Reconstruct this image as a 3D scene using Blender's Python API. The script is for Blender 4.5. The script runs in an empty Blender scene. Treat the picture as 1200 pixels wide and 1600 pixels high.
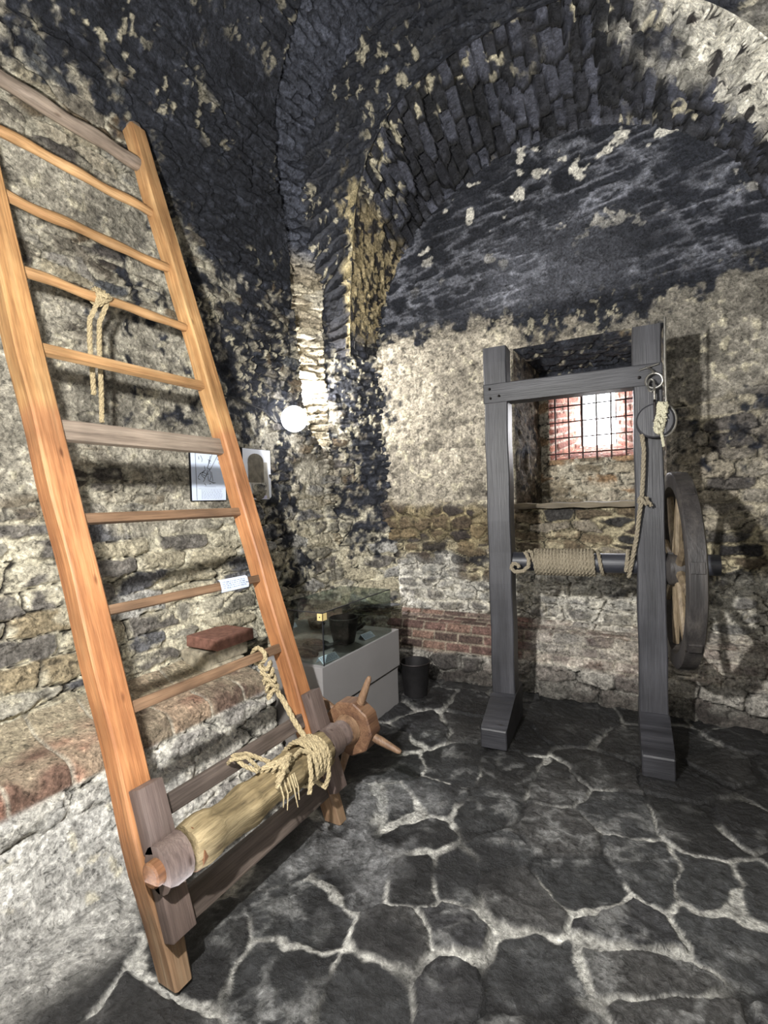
import bpy, bmesh, math, random
import numpy as np
from mathutils import Vector, Matrix
random.seed(7)
C = bpy.context.scene.collection
PI = math.pi

# ------------------------------------------------------------------ noise
_r = np.random.RandomState(11)
_T = _r.rand(512, 512)
def vnoise(x, y, seed=0):
    x = np.asarray(x, float) + seed * 37.31; y = np.asarray(y, float) + seed * 11.77
    xi = np.floor(x).astype(int); yi = np.floor(y).astype(int)
    fx = x - xi; fy = y - yi
    fx = fx * fx * (3 - 2 * fx); fy = fy * fy * (3 - 2 * fy)
    a = _T[xi % 512, yi % 512]; b = _T[(xi + 1) % 512, yi % 512]
    c = _T[xi % 512, (yi + 1) % 512]; d = _T[(xi + 1) % 512, (yi + 1) % 512]
    return (a * (1 - fx) + b * fx) * (1 - fy) + (c * (1 - fx) + d * fx) * fy
def fbm(x, y, o=4, seed=0, g=.5):
    s = 0; a = 1; t = 0
    for i in range(o):
        s = s + a * vnoise(x * 2 ** i, y * 2 ** i, seed + i * 3 + 1); t += a; a *= g
    return s / t
def sst(a, b, x):
    t = np.clip((x - a) / (b - a), 0, 1); return t * t * (3 - 2 * t)
def ridge(x, y, o=4, seed=0):
    s = 0; a = 1; t = 0
    for i in range(o):
        s = s + a * (1 - np.abs(2 * vnoise(x * 2 ** i, y * 2 ** i, seed + i * 5 + 2) - 1)); t += a; a *= .55
    return s / t
def stones(u, v, sw, sh, seed=0, jit=.75, p=3.0):
    """rubble courses: distance to the joint, and two random numbers per stone"""
    U = u / sw; V = v / sh
    ci = np.floor(V).astype(int)
    F1 = np.full(U.shape, 9.); F2 = np.full(U.shape, 9.); I = np.zeros(U.shape); J = np.zeros(U.shape)
    for dj in (-1, 0, 1):
        rj = ci + dj
        off = _T[(rj * 7 + seed * 13) % 512, 5]
        Us = U + off
        cu = np.floor(Us).astype(int)
        for di in (-1, 0, 1):
            cx = cu + di
            h1 = _T[(cx + seed * 29) % 512, (rj + seed * 3) % 512]; h2 = _T[(cx * 3 + 91 + seed) % 512, (rj * 5 + 17) % 512]
            px = cx + .5 + (h1 - .5) * jit; py = rj + .5 + (h2 - .5) * jit * .7
            d = (np.abs(Us - px) ** p + np.abs(V - py) ** p) ** (1 / p)
            m = d < F1
            F2 = np.where(m, F1, np.minimum(F2, d))
            I = np.where(m, h1, I); J = np.where(m, _T[(cx * 11 + 3) % 512, (rj * 13 + 7) % 512], J)
            F1 = np.where(m, d, F1)
    return F2 - F1, I, J
def lin(c):
    c = np.asarray(c, float) / 255.
    return np.where(c <= .04045, c / 12.92, ((c + .055) / 1.055) ** 2.4)
def L(r, g, b): return lin([r, g, b])
def mix(a, b, t):
    t = np.asarray(t)[..., None]; return a * (1 - t) + b * t
def pal(cols, h):
    cols = [lin(c) for c in cols]; n = len(cols)
    k = np.clip((h * n).astype(int), 0, n - 1)
    return np.array(cols)[k]

# ------------------------------------------------------------------ materials
def newmat(name):
    m = bpy.data.materials.new(name); m.use_nodes = True
    nt = m.node_tree; nt.nodes.clear()
    o = nt.nodes.new('ShaderNodeOutputMaterial'); b = nt.nodes.new('ShaderNodeBsdfPrincipled')
    nt.links.new(b.outputs[0], o.inputs[0])
    return m, nt, b
def N(nt, t, **k):
    n = nt.nodes.new(t)
    for a, v in k.items():
        if a in n.inputs: n.inputs[a].default_value = v
        else: setattr(n, a, v)
    return n
def noise(nt, scale, vec=None, detail=4, rough=.6):
    n = nt.nodes.new('ShaderNodeTexNoise'); n.inputs['Scale'].default_value = scale
    n.inputs['Detail'].default_value = detail; n.inputs['Roughness'].default_value = rough
    if vec: nt.links.new(vec, n.inputs['Vector'])
    return n
def ramp(nt, src, stops):
    r = nt.nodes.new('ShaderNodeValToRGB'); nt.links.new(src, r.inputs[0])
    e = r.color_ramp.elements
    while len(e) < len(stops): e.new(.5)
    for x, (p, c) in zip(e, stops):
        x.position = p; x.color = (*[float(q) for q in c], 1)
    return r
def mult(nt, a, b, f=1.0, mode='MULTIPLY'):
    m = nt.nodes.new('ShaderNodeMix'); m.data_type = 'RGBA'; m.blend_type = mode
    m.inputs[0].default_value = f
    nt.links.new(a, m.inputs[6])
    if hasattr(b, 'node'): nt.links.new(b, m.inputs[7])
    else: m.inputs[7].default_value = (*b, 1)
    return m.outputs[2]
def bump(nt, b, src, strength, dist):
    n = nt.nodes.new('ShaderNodeBump'); n.inputs['Strength'].default_value = strength
    n.inputs['Distance'].default_value = dist
    nt.links.new(src, n.inputs['Height'])
    if b.inputs['Normal'].links:
        nt.links.new(b.inputs['Normal'].links[0].from_socket, n.inputs['Normal'])
    nt.links.new(n.outputs[0], b.inputs['Normal'])
def stone_mat(name, rough=.85, spec=.25, bs=1.0):
    m, nt, b = newmat(name)
    at = N(nt, 'ShaderNodeAttribute', attribute_name='Col')
    tc = nt.nodes.new('ShaderNodeTexCoord')
    n1 = noise(nt, 55, tc.outputs['Object'], 6, .7); n2 = noise(nt, 14, tc.outputs['Object'], 5, .65)
    r1 = ramp(nt, n1.outputs[0], [(.33, (.45,) * 3), (.5, (.95,) * 3), (.68, (1.5,) * 3)])
    r2 = ramp(nt, n2.outputs[0], [(.3, (.65,) * 3), (.7, (1.3,) * 3)])
    c = mult(nt, at.outputs[0], r1.outputs[0]); c = mult(nt, c, r2.outputs[0])
    n3 = noise(nt, 24, tc.outputs['Object'], 9, .72); n3.inputs['Distortion'].default_value = 1.1
    r3 = ramp(nt, n3.outputs[0], [(.385, (.22,) * 3), (.43, (.9,) * 3), (.56, (1.0,) * 3), (.60, (1.55,) * 3)])
    c = mult(nt, c, r3.outputs[0], .8)
    nt.links.new(c, b.inputs['Base Color'])
    b.inputs['Roughness'].default_value = rough; b.inputs['Specular IOR Level'].default_value = spec
    bump(nt, b, n3.outputs[0], .7 * bs, .02)
    bump(nt, b, n1.outputs[0], .8 * bs, .012); bump(nt, b, n2.outputs[0], .6 * bs, .03)
    return m
M = {}
M['stone'] = stone_mat('rubble_stone')
M['soot'] = stone_mat('sooty_stone', .6, .35)
M['floor'] = stone_mat('flagstone', .5, .5)
def wood(name, c1, c2, c3, axis=2, sc=1.0, rough=.55, spec=.4, bs=.4):
    m, nt, b = newmat(name)
    tc = nt.nodes.new('ShaderNodeTexCoord'); mp = nt.nodes.new('ShaderNodeMapping')
    s = [22 * sc] * 3; s[axis] = 1.6 * sc
    mp.inputs['Scale'].default_value = s
    nt.links.new(tc.outputs['Object'], mp.inputs[0])
    n1 = noise(nt, 1, mp.outputs[0], 6, .65)
    mp2 = nt.nodes.new('ShaderNodeMapping'); s2 = [140] * 3; s2[axis] = 5
    mp2.inputs['Scale'].default_value = s2; nt.links.new(tc.outputs['Object'], mp2.inputs[0])
    n2 = noise(nt, 1, mp2.outputs[0], 3, .6)
    r = ramp(nt, n1.outputs[0], [(.3, lin(c1)), (.5, lin(c2)), (.72, lin(c3))])
    r2 = ramp(nt, n2.outputs[0], [(.3, (.6,) * 3), (.6, (1.1,) * 3)])
    n3 = noise(nt, 3.5, tc.outputs['Object'], 3, .5)
    r3 = ramp(nt, n3.outputs[0], [(.35, (.72,) * 3), (.65, (1.15,) * 3)])
    vo = nt.nodes.new('ShaderNodeTexVoronoi'); vo.inputs['Scale'].default_value = 1
    mp3 = nt.nodes.new('ShaderNodeMapping'); s3 = [13] * 3; s3[axis] = 4.5
    mp3.inputs['Scale'].default_value = s3; nt.links.new(tc.outputs['Object'], mp3.inputs[0]); nt.links.new(mp3.outputs[0], vo.inputs['Vector'])
    r4 = ramp(nt, vo.outputs['Distance'], [(.04, (.3, .22, .18)), (.12, (1,) * 3)])
    c = mult(nt, r.outputs[0], r2.outputs[0], .7); c = mult(nt, c, r3.outputs[0]); c = mult(nt, c, r4.outputs[0], .85)
    nt.links.new(c, b.inputs['Base Color'])
    b.inputs['Roughness'].default_value = rough; b.inputs['Specular IOR Level'].default_value = spec
    bump(nt, b, n2.outputs[0], bs, .004); bump(nt, b, n1.outputs[0], bs, .006)
    return m
def plain(name, c, rough=.6, metal=0, spec=.5, nscale=0, amt=.3, emit=None, es=0):
    m, nt, b = newmat(name)
    b.inputs['Base Color'].default_value = (*lin(c), 1)
    b.inputs['Roughness'].default_value = rough; b.inputs['Metallic'].default_value = metal
    b.inputs['Specular IOR Level'].default_value = spec
    if nscale:
        tc = nt.nodes.new('ShaderNodeTexCoord'); n = noise(nt, nscale, tc.outputs['Object'], 4)
        r = ramp(nt, n.outputs[0], [(.3, lin(c) * (1 - amt)), (.7, np.minimum(1, lin(c) * (1 + amt)))])
        nt.links.new(r.outputs[0], b.inputs['Base Color']); bump(nt, b, n.outputs[0], .3, .004)
    if emit:
        b.inputs['Emission Color'].default_value = (*emit, 1); b.inputs['Emission Strength'].default_value = es
    return m
# ladder woods
M['rail'] = wood('larch_rail', (136, 96, 64), (172, 130, 90), (194, 158, 116), 2)
nt = M['rail'].node_tree; b = [n for n in nt.nodes if n.type == 'BSDF_PRINCIPLED'][0]
src = b.inputs['Base Color'].links[0].from_socket
tc = nt.nodes.new('ShaderNodeTexCoord'); sp = nt.nodes.new('ShaderNodeSeparateXYZ'); nt.links.new(tc.outputs['Object'], sp.inputs[0])
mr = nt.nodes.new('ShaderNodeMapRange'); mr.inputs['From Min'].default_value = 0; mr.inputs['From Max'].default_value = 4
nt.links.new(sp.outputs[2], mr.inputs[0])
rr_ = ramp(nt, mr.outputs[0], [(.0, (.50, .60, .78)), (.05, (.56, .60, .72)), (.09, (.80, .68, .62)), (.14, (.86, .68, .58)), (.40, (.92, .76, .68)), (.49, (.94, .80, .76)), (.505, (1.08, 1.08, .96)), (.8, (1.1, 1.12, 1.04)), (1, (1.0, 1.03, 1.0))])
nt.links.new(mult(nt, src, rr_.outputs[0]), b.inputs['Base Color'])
M['rung'] = wood('pale_rung', (138, 98, 62), (172, 134, 92), (194, 160, 118), 1)
M['rung_brown'] = wood('brown_rung', (84, 66, 52), (120, 94, 72), (150, 122, 96), 1)
M['rung_grey'] = wood('grey_rung', (104, 92, 82), (138, 124, 110), (164, 150, 134), 1)
M['bar_dark'] = wood('dark_bar', (62, 54, 50), (86, 76, 70), (110, 98, 90), 1)
M['block'] = wood('bearing_wood', (78, 66, 62), (98, 84, 78), (116, 102, 94), 2)
M['log'] = wood('weathered_log', (52, 44, 33), (128, 113, 84), (168, 152, 118), 1, .7, .75, .2, 1.0)
M['hub'] = wood('hub_wood', (80, 56, 42), (104, 76, 56), (124, 96, 72), 1)
M['peg'] = wood('peg_wood', (84, 64, 48), (120, 94, 72), (146, 120, 94), 2)
M['endgrain'] = wood('end_grain', (84, 56, 38), (112, 76, 50), (126, 92, 64), 1)
# frame woods
M['post'] = wood('charcoal_post', (28, 28, 31), (44, 44, 48), (62, 62, 66), 2, .6, .5, .45, .4)
M['beam'] = wood('charcoal_beam', (27, 27, 30), (42, 42, 46), (60, 60, 64), 0, .6, .5, .45, .4)
M['drum'] = wood('charcoal_drum', (28, 29, 33), (42, 43, 49), (58, 59, 66), 0, .6, .45, .5, .2)
M['wheel'] = wood('dark_wheel', (36, 34, 34), (56, 53, 52), (78, 74, 70), 2, .7, .5)
M['spoke'] = wood('spoke_wood', (84, 72, 58), (116, 102, 82), (140, 126, 104), 2)
M['sill'] = wood('sill_wood', (66, 58, 46), (98, 88, 70), (124, 112, 92), 0)
M['iron'] = plain('black_iron', (38, 34, 34), .55, .6, .5, 30)
M['steel'] = plain('worn_steel', (150, 148, 142), .35, .9, .5, 40)
M['rust'] = plain('rusty_iron', (58, 42, 38), .8, .4, .4, 50)
M['rope'] = plain('hemp_rope', (156, 142, 112), .95, 0, .1, 160, .45)
M['rope_grey'] = plain('grey_hemp_rope', (124, 116, 100), .95, 0, .1, 160, .45)
M['rope_pale'] = plain('pale_cord', (176, 172, 150), .9, 0, .1, 160, .3)
M['case'] = plain('grey_painted_board', (128, 126, 126), .6, 0, .3, 3, .05)
M['casedark'] = plain('dark_grey_board', (112, 108, 104), .7, 0, .3, 3, .06)
M['gap'] = plain('shadow_gap', (40, 38, 38), .8)
M['paper'] = plain('white_paper', (232, 236, 244), .7, 0, .2)
M['bluepaper'] = plain('cool_white_paper', (214, 226, 246), .5, 0, .3)
M['ink'] = plain('dark_ink', (46, 52, 66), .8)
M['inkpale'] = plain('pale_ink', (140, 150, 172), .8)
M['sepia'] = plain('sepia_print', (112, 106, 94), .6, 0, .3, 22, .35)
M['sepiapale'] = plain('pale_sepia_print', (176, 172, 162), .6, 0, .3, 22, .2)
M['lilac'] = plain('lilac_caption', (206, 204, 232), .6)
M['edge'] = plain('black_clip_frame', (26, 28, 34), .4)
M['brass'] = plain('yellowed_clip', (214, 192, 132), .5, .1)
M['blackmetal'] = plain('blackened_metal', (30, 29, 30), .6, .5, .5, 25)
M['bulb'] = plain('glowing_bulb', (255, 255, 255), .5, emit=(.95, .96, 1.0), es=12)
M['cable'] = plain('black_cable', (22, 22, 24), .6)
m, nt, b = newmat('case_glass')
nt.nodes.remove(b); o = [n for n in nt.nodes if n.type == 'OUTPUT_MATERIAL'][0]
tr = N(nt, 'ShaderNodeBsdfTransparent'); tr.inputs[0].default_value = (.66, .72, .68, 1)
gl = N(nt, 'ShaderNodeBsdfGlossy'); gl.inputs['Roughness'].default_value = .03
fr_ = N(nt, 'ShaderNodeFresnel'); fr_.inputs[0].default_value = 1.45
mx = nt.nodes.new('ShaderNodeMixShader')
nt.links.new(fr_.outputs[0], mx.inputs[0]); nt.links.new(tr.outputs[0], mx.inputs[1]); nt.links.new(gl.outputs[0], mx.inputs[2]); nt.links.new(mx.outputs[0], o.inputs[0])
M['glass'] = m

# ------------------------------------------------------------------ mesh helpers
def link(name, me, mat, parent=None):
    o = bpy.data.objects.new(name, me); C.objects.link(o)
    if mat: me.materials.append(mat)
    if parent: o.parent = parent
    return o
class MB:
    def __init__(s): s.bm = bmesh.new()
    def box(s, lo, hi, bev=0, jit=0):
        x0, y0, z0 = lo; x1, y1, z1 = hi
        return s.hexa([(x0, y0, z0), (x1, y0, z0), (x1, y1, z0), (x0, y1, z0), (x0, y0, z1), (x1, y0, z1), (x1, y1, z1), (x0, y1, z1)], bev)
    def hexa(s, p, bev=0):
        t = bmesh.new(); v = [t.verts.new(q) for q in p]
        for f in ((0, 3, 2, 1), (4, 5, 6, 7), (0, 1, 5, 4), (1, 2, 6, 5), (2, 3, 7, 6), (3, 0, 4, 7)): t.faces.new([v[i] for i in f])
        if bev: bmesh.ops.bevel(t, geom=list(t.edges), offset=bev, segments=2, affect='EDGES', profile=.6)
        s.merge(t); return s
    def merge(s, t):
        me = bpy.data.meshes.new('t'); t.to_mesh(me); t.free(); s.bm.from_mesh(me); bpy.data.meshes.remove(me)
    def bar(s, a, b, w, h, bev=0, up=(0, 0, 1)):
        a = Vector(a); b = Vector(b); d = (b - a).normalized(); r = d.cross(Vector(up))
        if r.length < .01: r = Vector((1, 0, 0))
        r.normalize(); u = r.cross(d)
        P = []
        for q in (a, b):
            for (i, j) in ((-1, -1), (1, -1), (1, 1), (-1, 1)): P.append(q + r * i * w / 2 + u * j * h / 2)
        return s.hexa([P[0], P[1], P[2], P[3], P[4], P[5], P[6], P[7]], bev)
    def tube(s, pts, rad, n=10, cap=True, closed=False, tw=0):
        pts = [Vector(p) for p in pts]; k = len(pts)
        rs = rad if isinstance(rad, (list, tuple)) else [rad] * k
        rings = []; prev = None
        for i in range(k):
            if closed: d = pts[(i + 1) % k] - pts[i - 1]
            else: d = pts[min(i + 1, k - 1)] - pts[max(i - 1, 0)]
            if d.length < 1e-9: d = Vector((0, 0, 1))
            d.normalize()
            if prev is None:
                r = d.orthogonal().normalized()
            else:
                r = prev - d * prev.dot(d); r = r.normalized() if r.length > 1e-6 else d.orthogonal().normalized()
            prev = r; u = d.cross(r)
            rings.append([s.bm.verts.new(pts[i] + (r * math.cos(a) + u * math.sin(a)) * rs[i]) for a in [2 * PI * j / n for j in range(n)]])
        for i in range(k if closed else k - 1):
            A = rings[i]; B = rings[(i + 1) % k]
            for j in range(n): s.bm.faces.new((A[j], A[(j + 1) % n], B[(j + 1) % n], B[j]))
        if cap and not closed:
            s.bm.faces.new(rings[0][::-1]); s.bm.faces.new(rings[-1])
        return s
    def rope(s, pts, R, pitch=None, n=6):
        """three twisted strands along a path"""
        pitch = pitch or R * 7
        P = [np.array(p, float) for p in pts]
        out = [P[0]]
        for a, b in zip(P[:-1], P[1:]):
            m = max(1, int(np.linalg.norm(b - a) / (pitch / 7)))
            for j in range(1, m + 1): out.append(a + (b - a) * j / m)
        P = out; k = len(P); prev = None; fr = []; dist = 0; ds = []
        for i in range(k):
            d = P[min(i + 1, k - 1)] - P[max(i - 1, 0)]; d = d / (np.linalg.norm(d) + 1e-9)
            if prev is None:
                r = np.cross(d, [0, 0, 1.]);
                if np.linalg.norm(r) < .1: r = np.cross(d, [1., 0, 0])
            else: r = prev - d * (prev @ d)
            r = r / (np.linalg.norm(r) + 1e-9); prev = r
            fr.append((r, np.cross(d, r)))
            if i: dist += np.linalg.norm(P[i] - P[i - 1])
            ds.append(dist)
        for st in range(3):
            q = []
            for i in range(k):
                a = 2 * PI * (ds[i] / pitch + st / 3)
                q.append(P[i] + (fr[i][0] * math.cos(a) + fr[i][1] * math.sin(a)) * R * .5)
            s.tube(q, R * .56, n)
        return s
    def lathe(s, prof, c, axis='z', n=32):
        """prof: list of (r, h) along axis"""
        rings = []
        for r, h in prof:
            ring = []
            for j in range(n):
                a = 2 * PI * j / n; x = r * math.cos(a); y = r * math.sin(a)
                q = {'z': (x, y, h), 'y': (x, h, y), 'x': (h, x, y)}[axis]
                ring.append(s.bm.verts.new(Vector(c) + Vector(q)))
            rings.append(ring)
        for A, B in zip(rings[:-1], rings[1:]):
            for j in range(n): s.bm.faces.new((A[j], A[(j + 1) % n], B[(j + 1) % n], B[j]))
        s.bm.faces.new(rings[0][::-1]); s.bm.faces.new(rings[-1])
        return s
    def quad(s, p):
        s.bm.faces.new([s.bm.verts.new(q) for q in p]); return s
    def ball(s, c, r, sc=(1, 1, 1), sub=2, rough=0):
        t = bmesh.new(); bmesh.ops.create_icosphere(t, subdivisions=sub, radius=r)
        for v in t.verts:
            k = 1 + rough * (random.random() - .5)
            v.co = Vector((v.co.x * sc[0] * k, v.co.y * sc[1] * k, v.co.z * sc[2] * k)) + Vector(c)
        s.merge(t); return s
    def build(s, name, mat, parent=None, smooth=False, sharp=35):
        bmesh.ops.recalc_face_normals(s.bm, faces=s.bm.faces)
        me = bpy.data.meshes.new(name); s.bm.to_mesh(me); s.bm.free()
        if smooth:
            for p in me.polygons: p.use_smooth = True
            try: me.set_sharp_from_angle(angle=math.radians(sharp))
            except Exception: pass
        return link(name, me, mat, parent)
def thing(name, label, cat, loc=(0, 0, 0), rot=(0, 0, 0), group=None):
    o = bpy.data.objects.new(name, None); C.objects.link(o); o.empty_display_size = .1
    o.location = loc; o.rotation_euler = rot
    return tag(o, label, cat, group)
def tag(o, label, cat, group=None):
    o['label'] = label; o['category'] = cat
    if group: o['group'] = group
    return o
def struct(o): o['kind'] = 'structure'; return o

def grid(name, P, H, col, mat, flip=False, keep=None, uv=None):
    """P: (nu,nv,3) base points, H displacement along normal (m), col (nu,nv,3)"""
    du = np.gradient(P, axis=0); dv = np.gradient(P, axis=1)
    n = np.cross(du, dv); n /= (np.linalg.norm(n, axis=2, keepdims=True) + 1e-12)
    if flip: n = -n
    Q = P + n * H[..., None]
    nu, nv = H.shape
    idx = np.arange(nu * nv).reshape(nu, nv)
    a = idx[:-1, :-1].ravel(); b = idx[1:, :-1].ravel(); c = idx[1:, 1:].ravel(); d = idx[:-1, 1:].ravel()
    F = np.stack([a, b, c, d] if not flip else [a, d, c, b], 1)
    if keep is not None: F = F[keep[:-1, :-1].ravel()]
    me = bpy.data.meshes.new(name)
    me.vertices.add(nu * nv); me.vertices.foreach_set('co', Q.reshape(-1).astype(np.float32))
    me.loops.add(len(F) * 4); me.loops.foreach_set('vertex_index', F.reshape(-1).astype(np.int32))
    me.polygons.add(len(F)); me.polygons.foreach_set('loop_start', (np.arange(len(F)) * 4).astype(np.int32))
    me.polygons.foreach_set('use_smooth', np.ones(len(F), bool))
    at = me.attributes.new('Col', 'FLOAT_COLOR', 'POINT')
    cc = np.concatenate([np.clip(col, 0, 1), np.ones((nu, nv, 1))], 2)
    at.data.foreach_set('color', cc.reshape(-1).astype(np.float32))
    me.update(calc_edges=True); me.validate()
    return struct(link(name, me, mat))

# ------------------------------------------------------------------ stone looks
CREAM = L(206, 198, 172); WHITE = L(214, 210, 198); GREY = L(140, 138, 130); DARK = L(62, 57, 54)
SOOT = L(40, 42, 48); SOOTB = L(66, 69, 78); BLACK = L(20, 20, 22)
STP = [(92, 86, 76), (120, 114, 102), (146, 138, 118), (78, 74, 70), (108, 96, 78), (134, 130, 122), (158, 150, 132), (96, 84, 68), (84, 86, 88)]
DKP = [(52, 48, 44), (70, 62, 54), (88, 78, 64), (62, 60, 58), (104, 92, 74), (46, 44, 44), (112, 106, 92)]
def rubble(u, v, sw, sh, seed, palette=STP, mortar=CREAM, depth=.032, mo=.16, gaps=.5):
    wu = u + .05 * (fbm(u * 5, v * 5, 3, seed) - .5) + .02 * (fbm(u * 22, v * 22, 2, seed + 4) - .5)
    wv = v + .05 * (fbm(u * 4, v * 6, 3, seed + 2) - .5) + .018 * (fbm(u * 20, v * 24, 2, seed + 5) - .5)
    e, i, j = stones(wu, wv, sw, sh, seed)
    nz = fbm(u * 14, v * 18, 4, seed + 7)
    thr = mo + .35 * (fbm(u * 3, v * 3, 3, seed + 8) - .5) + .5 * (nz - .5)
    s = sst(thr - .06, thr + .09, e)
    rg = ridge(u * 16, v * 30, 4, seed + 1)
    stone = pal(palette, i) * (.72 + .62 * fbm(u * 10, v * 30, 4, seed + 3))[..., None]
    mor = mortar * (.55 + .75 * fbm(u * 18, v * 18, 4, seed + 6))[..., None]
    c = mix(mor, stone, s)
    # mortar smears over stone faces
    sm = sst(.58, .7, fbm(u * 6, v * 9, 4, seed + 12)); c = mix(c, mor, sm * .7)
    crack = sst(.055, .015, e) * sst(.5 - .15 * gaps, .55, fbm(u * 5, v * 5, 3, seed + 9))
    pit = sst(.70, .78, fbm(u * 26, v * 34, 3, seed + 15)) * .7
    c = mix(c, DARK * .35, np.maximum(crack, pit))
    h = depth * s * (.45 + .75 * j) + .014 * (nz - .5) * 2 + .008 * (rg - .5) * 2 - .022 * crack - .008 * pit
    return h, c
def plaster(u, v, seed, base=L(158, 150, 130), pitd=.5):
    a = fbm(u * 3, v * 3, 4, seed); b = fbm(u * 17, v * 19, 4, seed + 2); g = ridge(u * 12, v * 14, 4, seed + 4)
    c = base * (.45 + 1.05 * a)[..., None] * (.6 + .8 * b)[..., None]
    c = mix(c, c * .45, sst(.52, .66, fbm(u * 2.4, v * 5, 4, seed + 8)) * .7)
    c = mix(c, CREAM * .95, sst(.62, .75, b) * .7)
    dk = sst(.6, .7, fbm(u * 24, v * 28, 4, seed + 6)) * pitd + sst(.8, .9, g) * .35
    c = mix(c, DARK * .6, np.clip(dk, 0, 1))
    return .022 * (a - .5) * 2 + .016 * (b - .5) * 2 - .008 * dk, c
def blend(A, B, t):
    return A[0] * (1 - t) + B[0] * t, mix(A[1], B[1], t)
def soot(HC, u, v, s, seed, fleck=1.0, tone=None):
    h, c = HC
    n = fbm(u * 6, v * 6, 5, seed); n2 = fbm(u * 28, v * 22, 3, seed + 3)
    n3 = fbm(u * 17, v * 15, 4, seed + 21)
    t = sst(.38, .62, s + (n - .5) * .6 + (n2 - .5) * .45 + (n3 - .5) * .8)
    st = ridge(u * 9, v * 16, 4, seed + 5)
    sc = (SOOT if tone is None else tone) * (.45 + 1.0 * fbm(u * 5, v * 7, 4, seed + 6))[..., None]
    sc = mix(sc, SOOTB * 1.35, sst(.74, .92, st) * .45)
    fl = sst(.635, .68, fbm(u * 24, v * 17, 4, seed + 9)) * sst(.46, .62, fbm(u * 3, v * 3, 3, seed + 10)) * fleck
    sc = mix(sc, CREAM * .75, fl)
    return h + .006 * (st - .5) + .01 * fl, mix(c, sc, t)

# ------------------------------------------------------------------ left wall with ledge, vault, slit and pier
def poly(pts, n, smooth=0):
    pts = np.array(pts, float); d = np.r_[0, np.cumsum(np.linalg.norm(np.diff(pts, axis=0), axis=1))]
    t = np.linspace(0, d[-1], n)
    return np.stack([np.interp(t, d, pts[:, k]) for k in range(pts.shape[1])], 1), t, d
def path_u(y0, y1, step):
    plan = [(-2.76, y0), (-2.76, y1)]
arc = [(-2.76 + 2.1 - 2.1 * math.cos(a), 3.2 + 2.1 * math.sin(a)) for a in np.linspace(.04, PI / 2, 22)]
profA = [(-1.93, -.03), (-2.03, .12), (-2.11, .38), (-2.13, .455), (-2.16, .475), (-2.46, .50), (-2.62, .56), (-2.71, .8), (-2.75, 1.4), (-2.76, 3.2)] + arc
profB = [(-2.44, -.03), (-2.46, .12), (-2.48, .38), (-2.49, .455), (-2.5, .475), (-2.52, .50), (-2.55, .56), (-2.62, .8), (-2.72, 1.4), (-2.76, 3.2)] + arc
STEP = .0085
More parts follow.
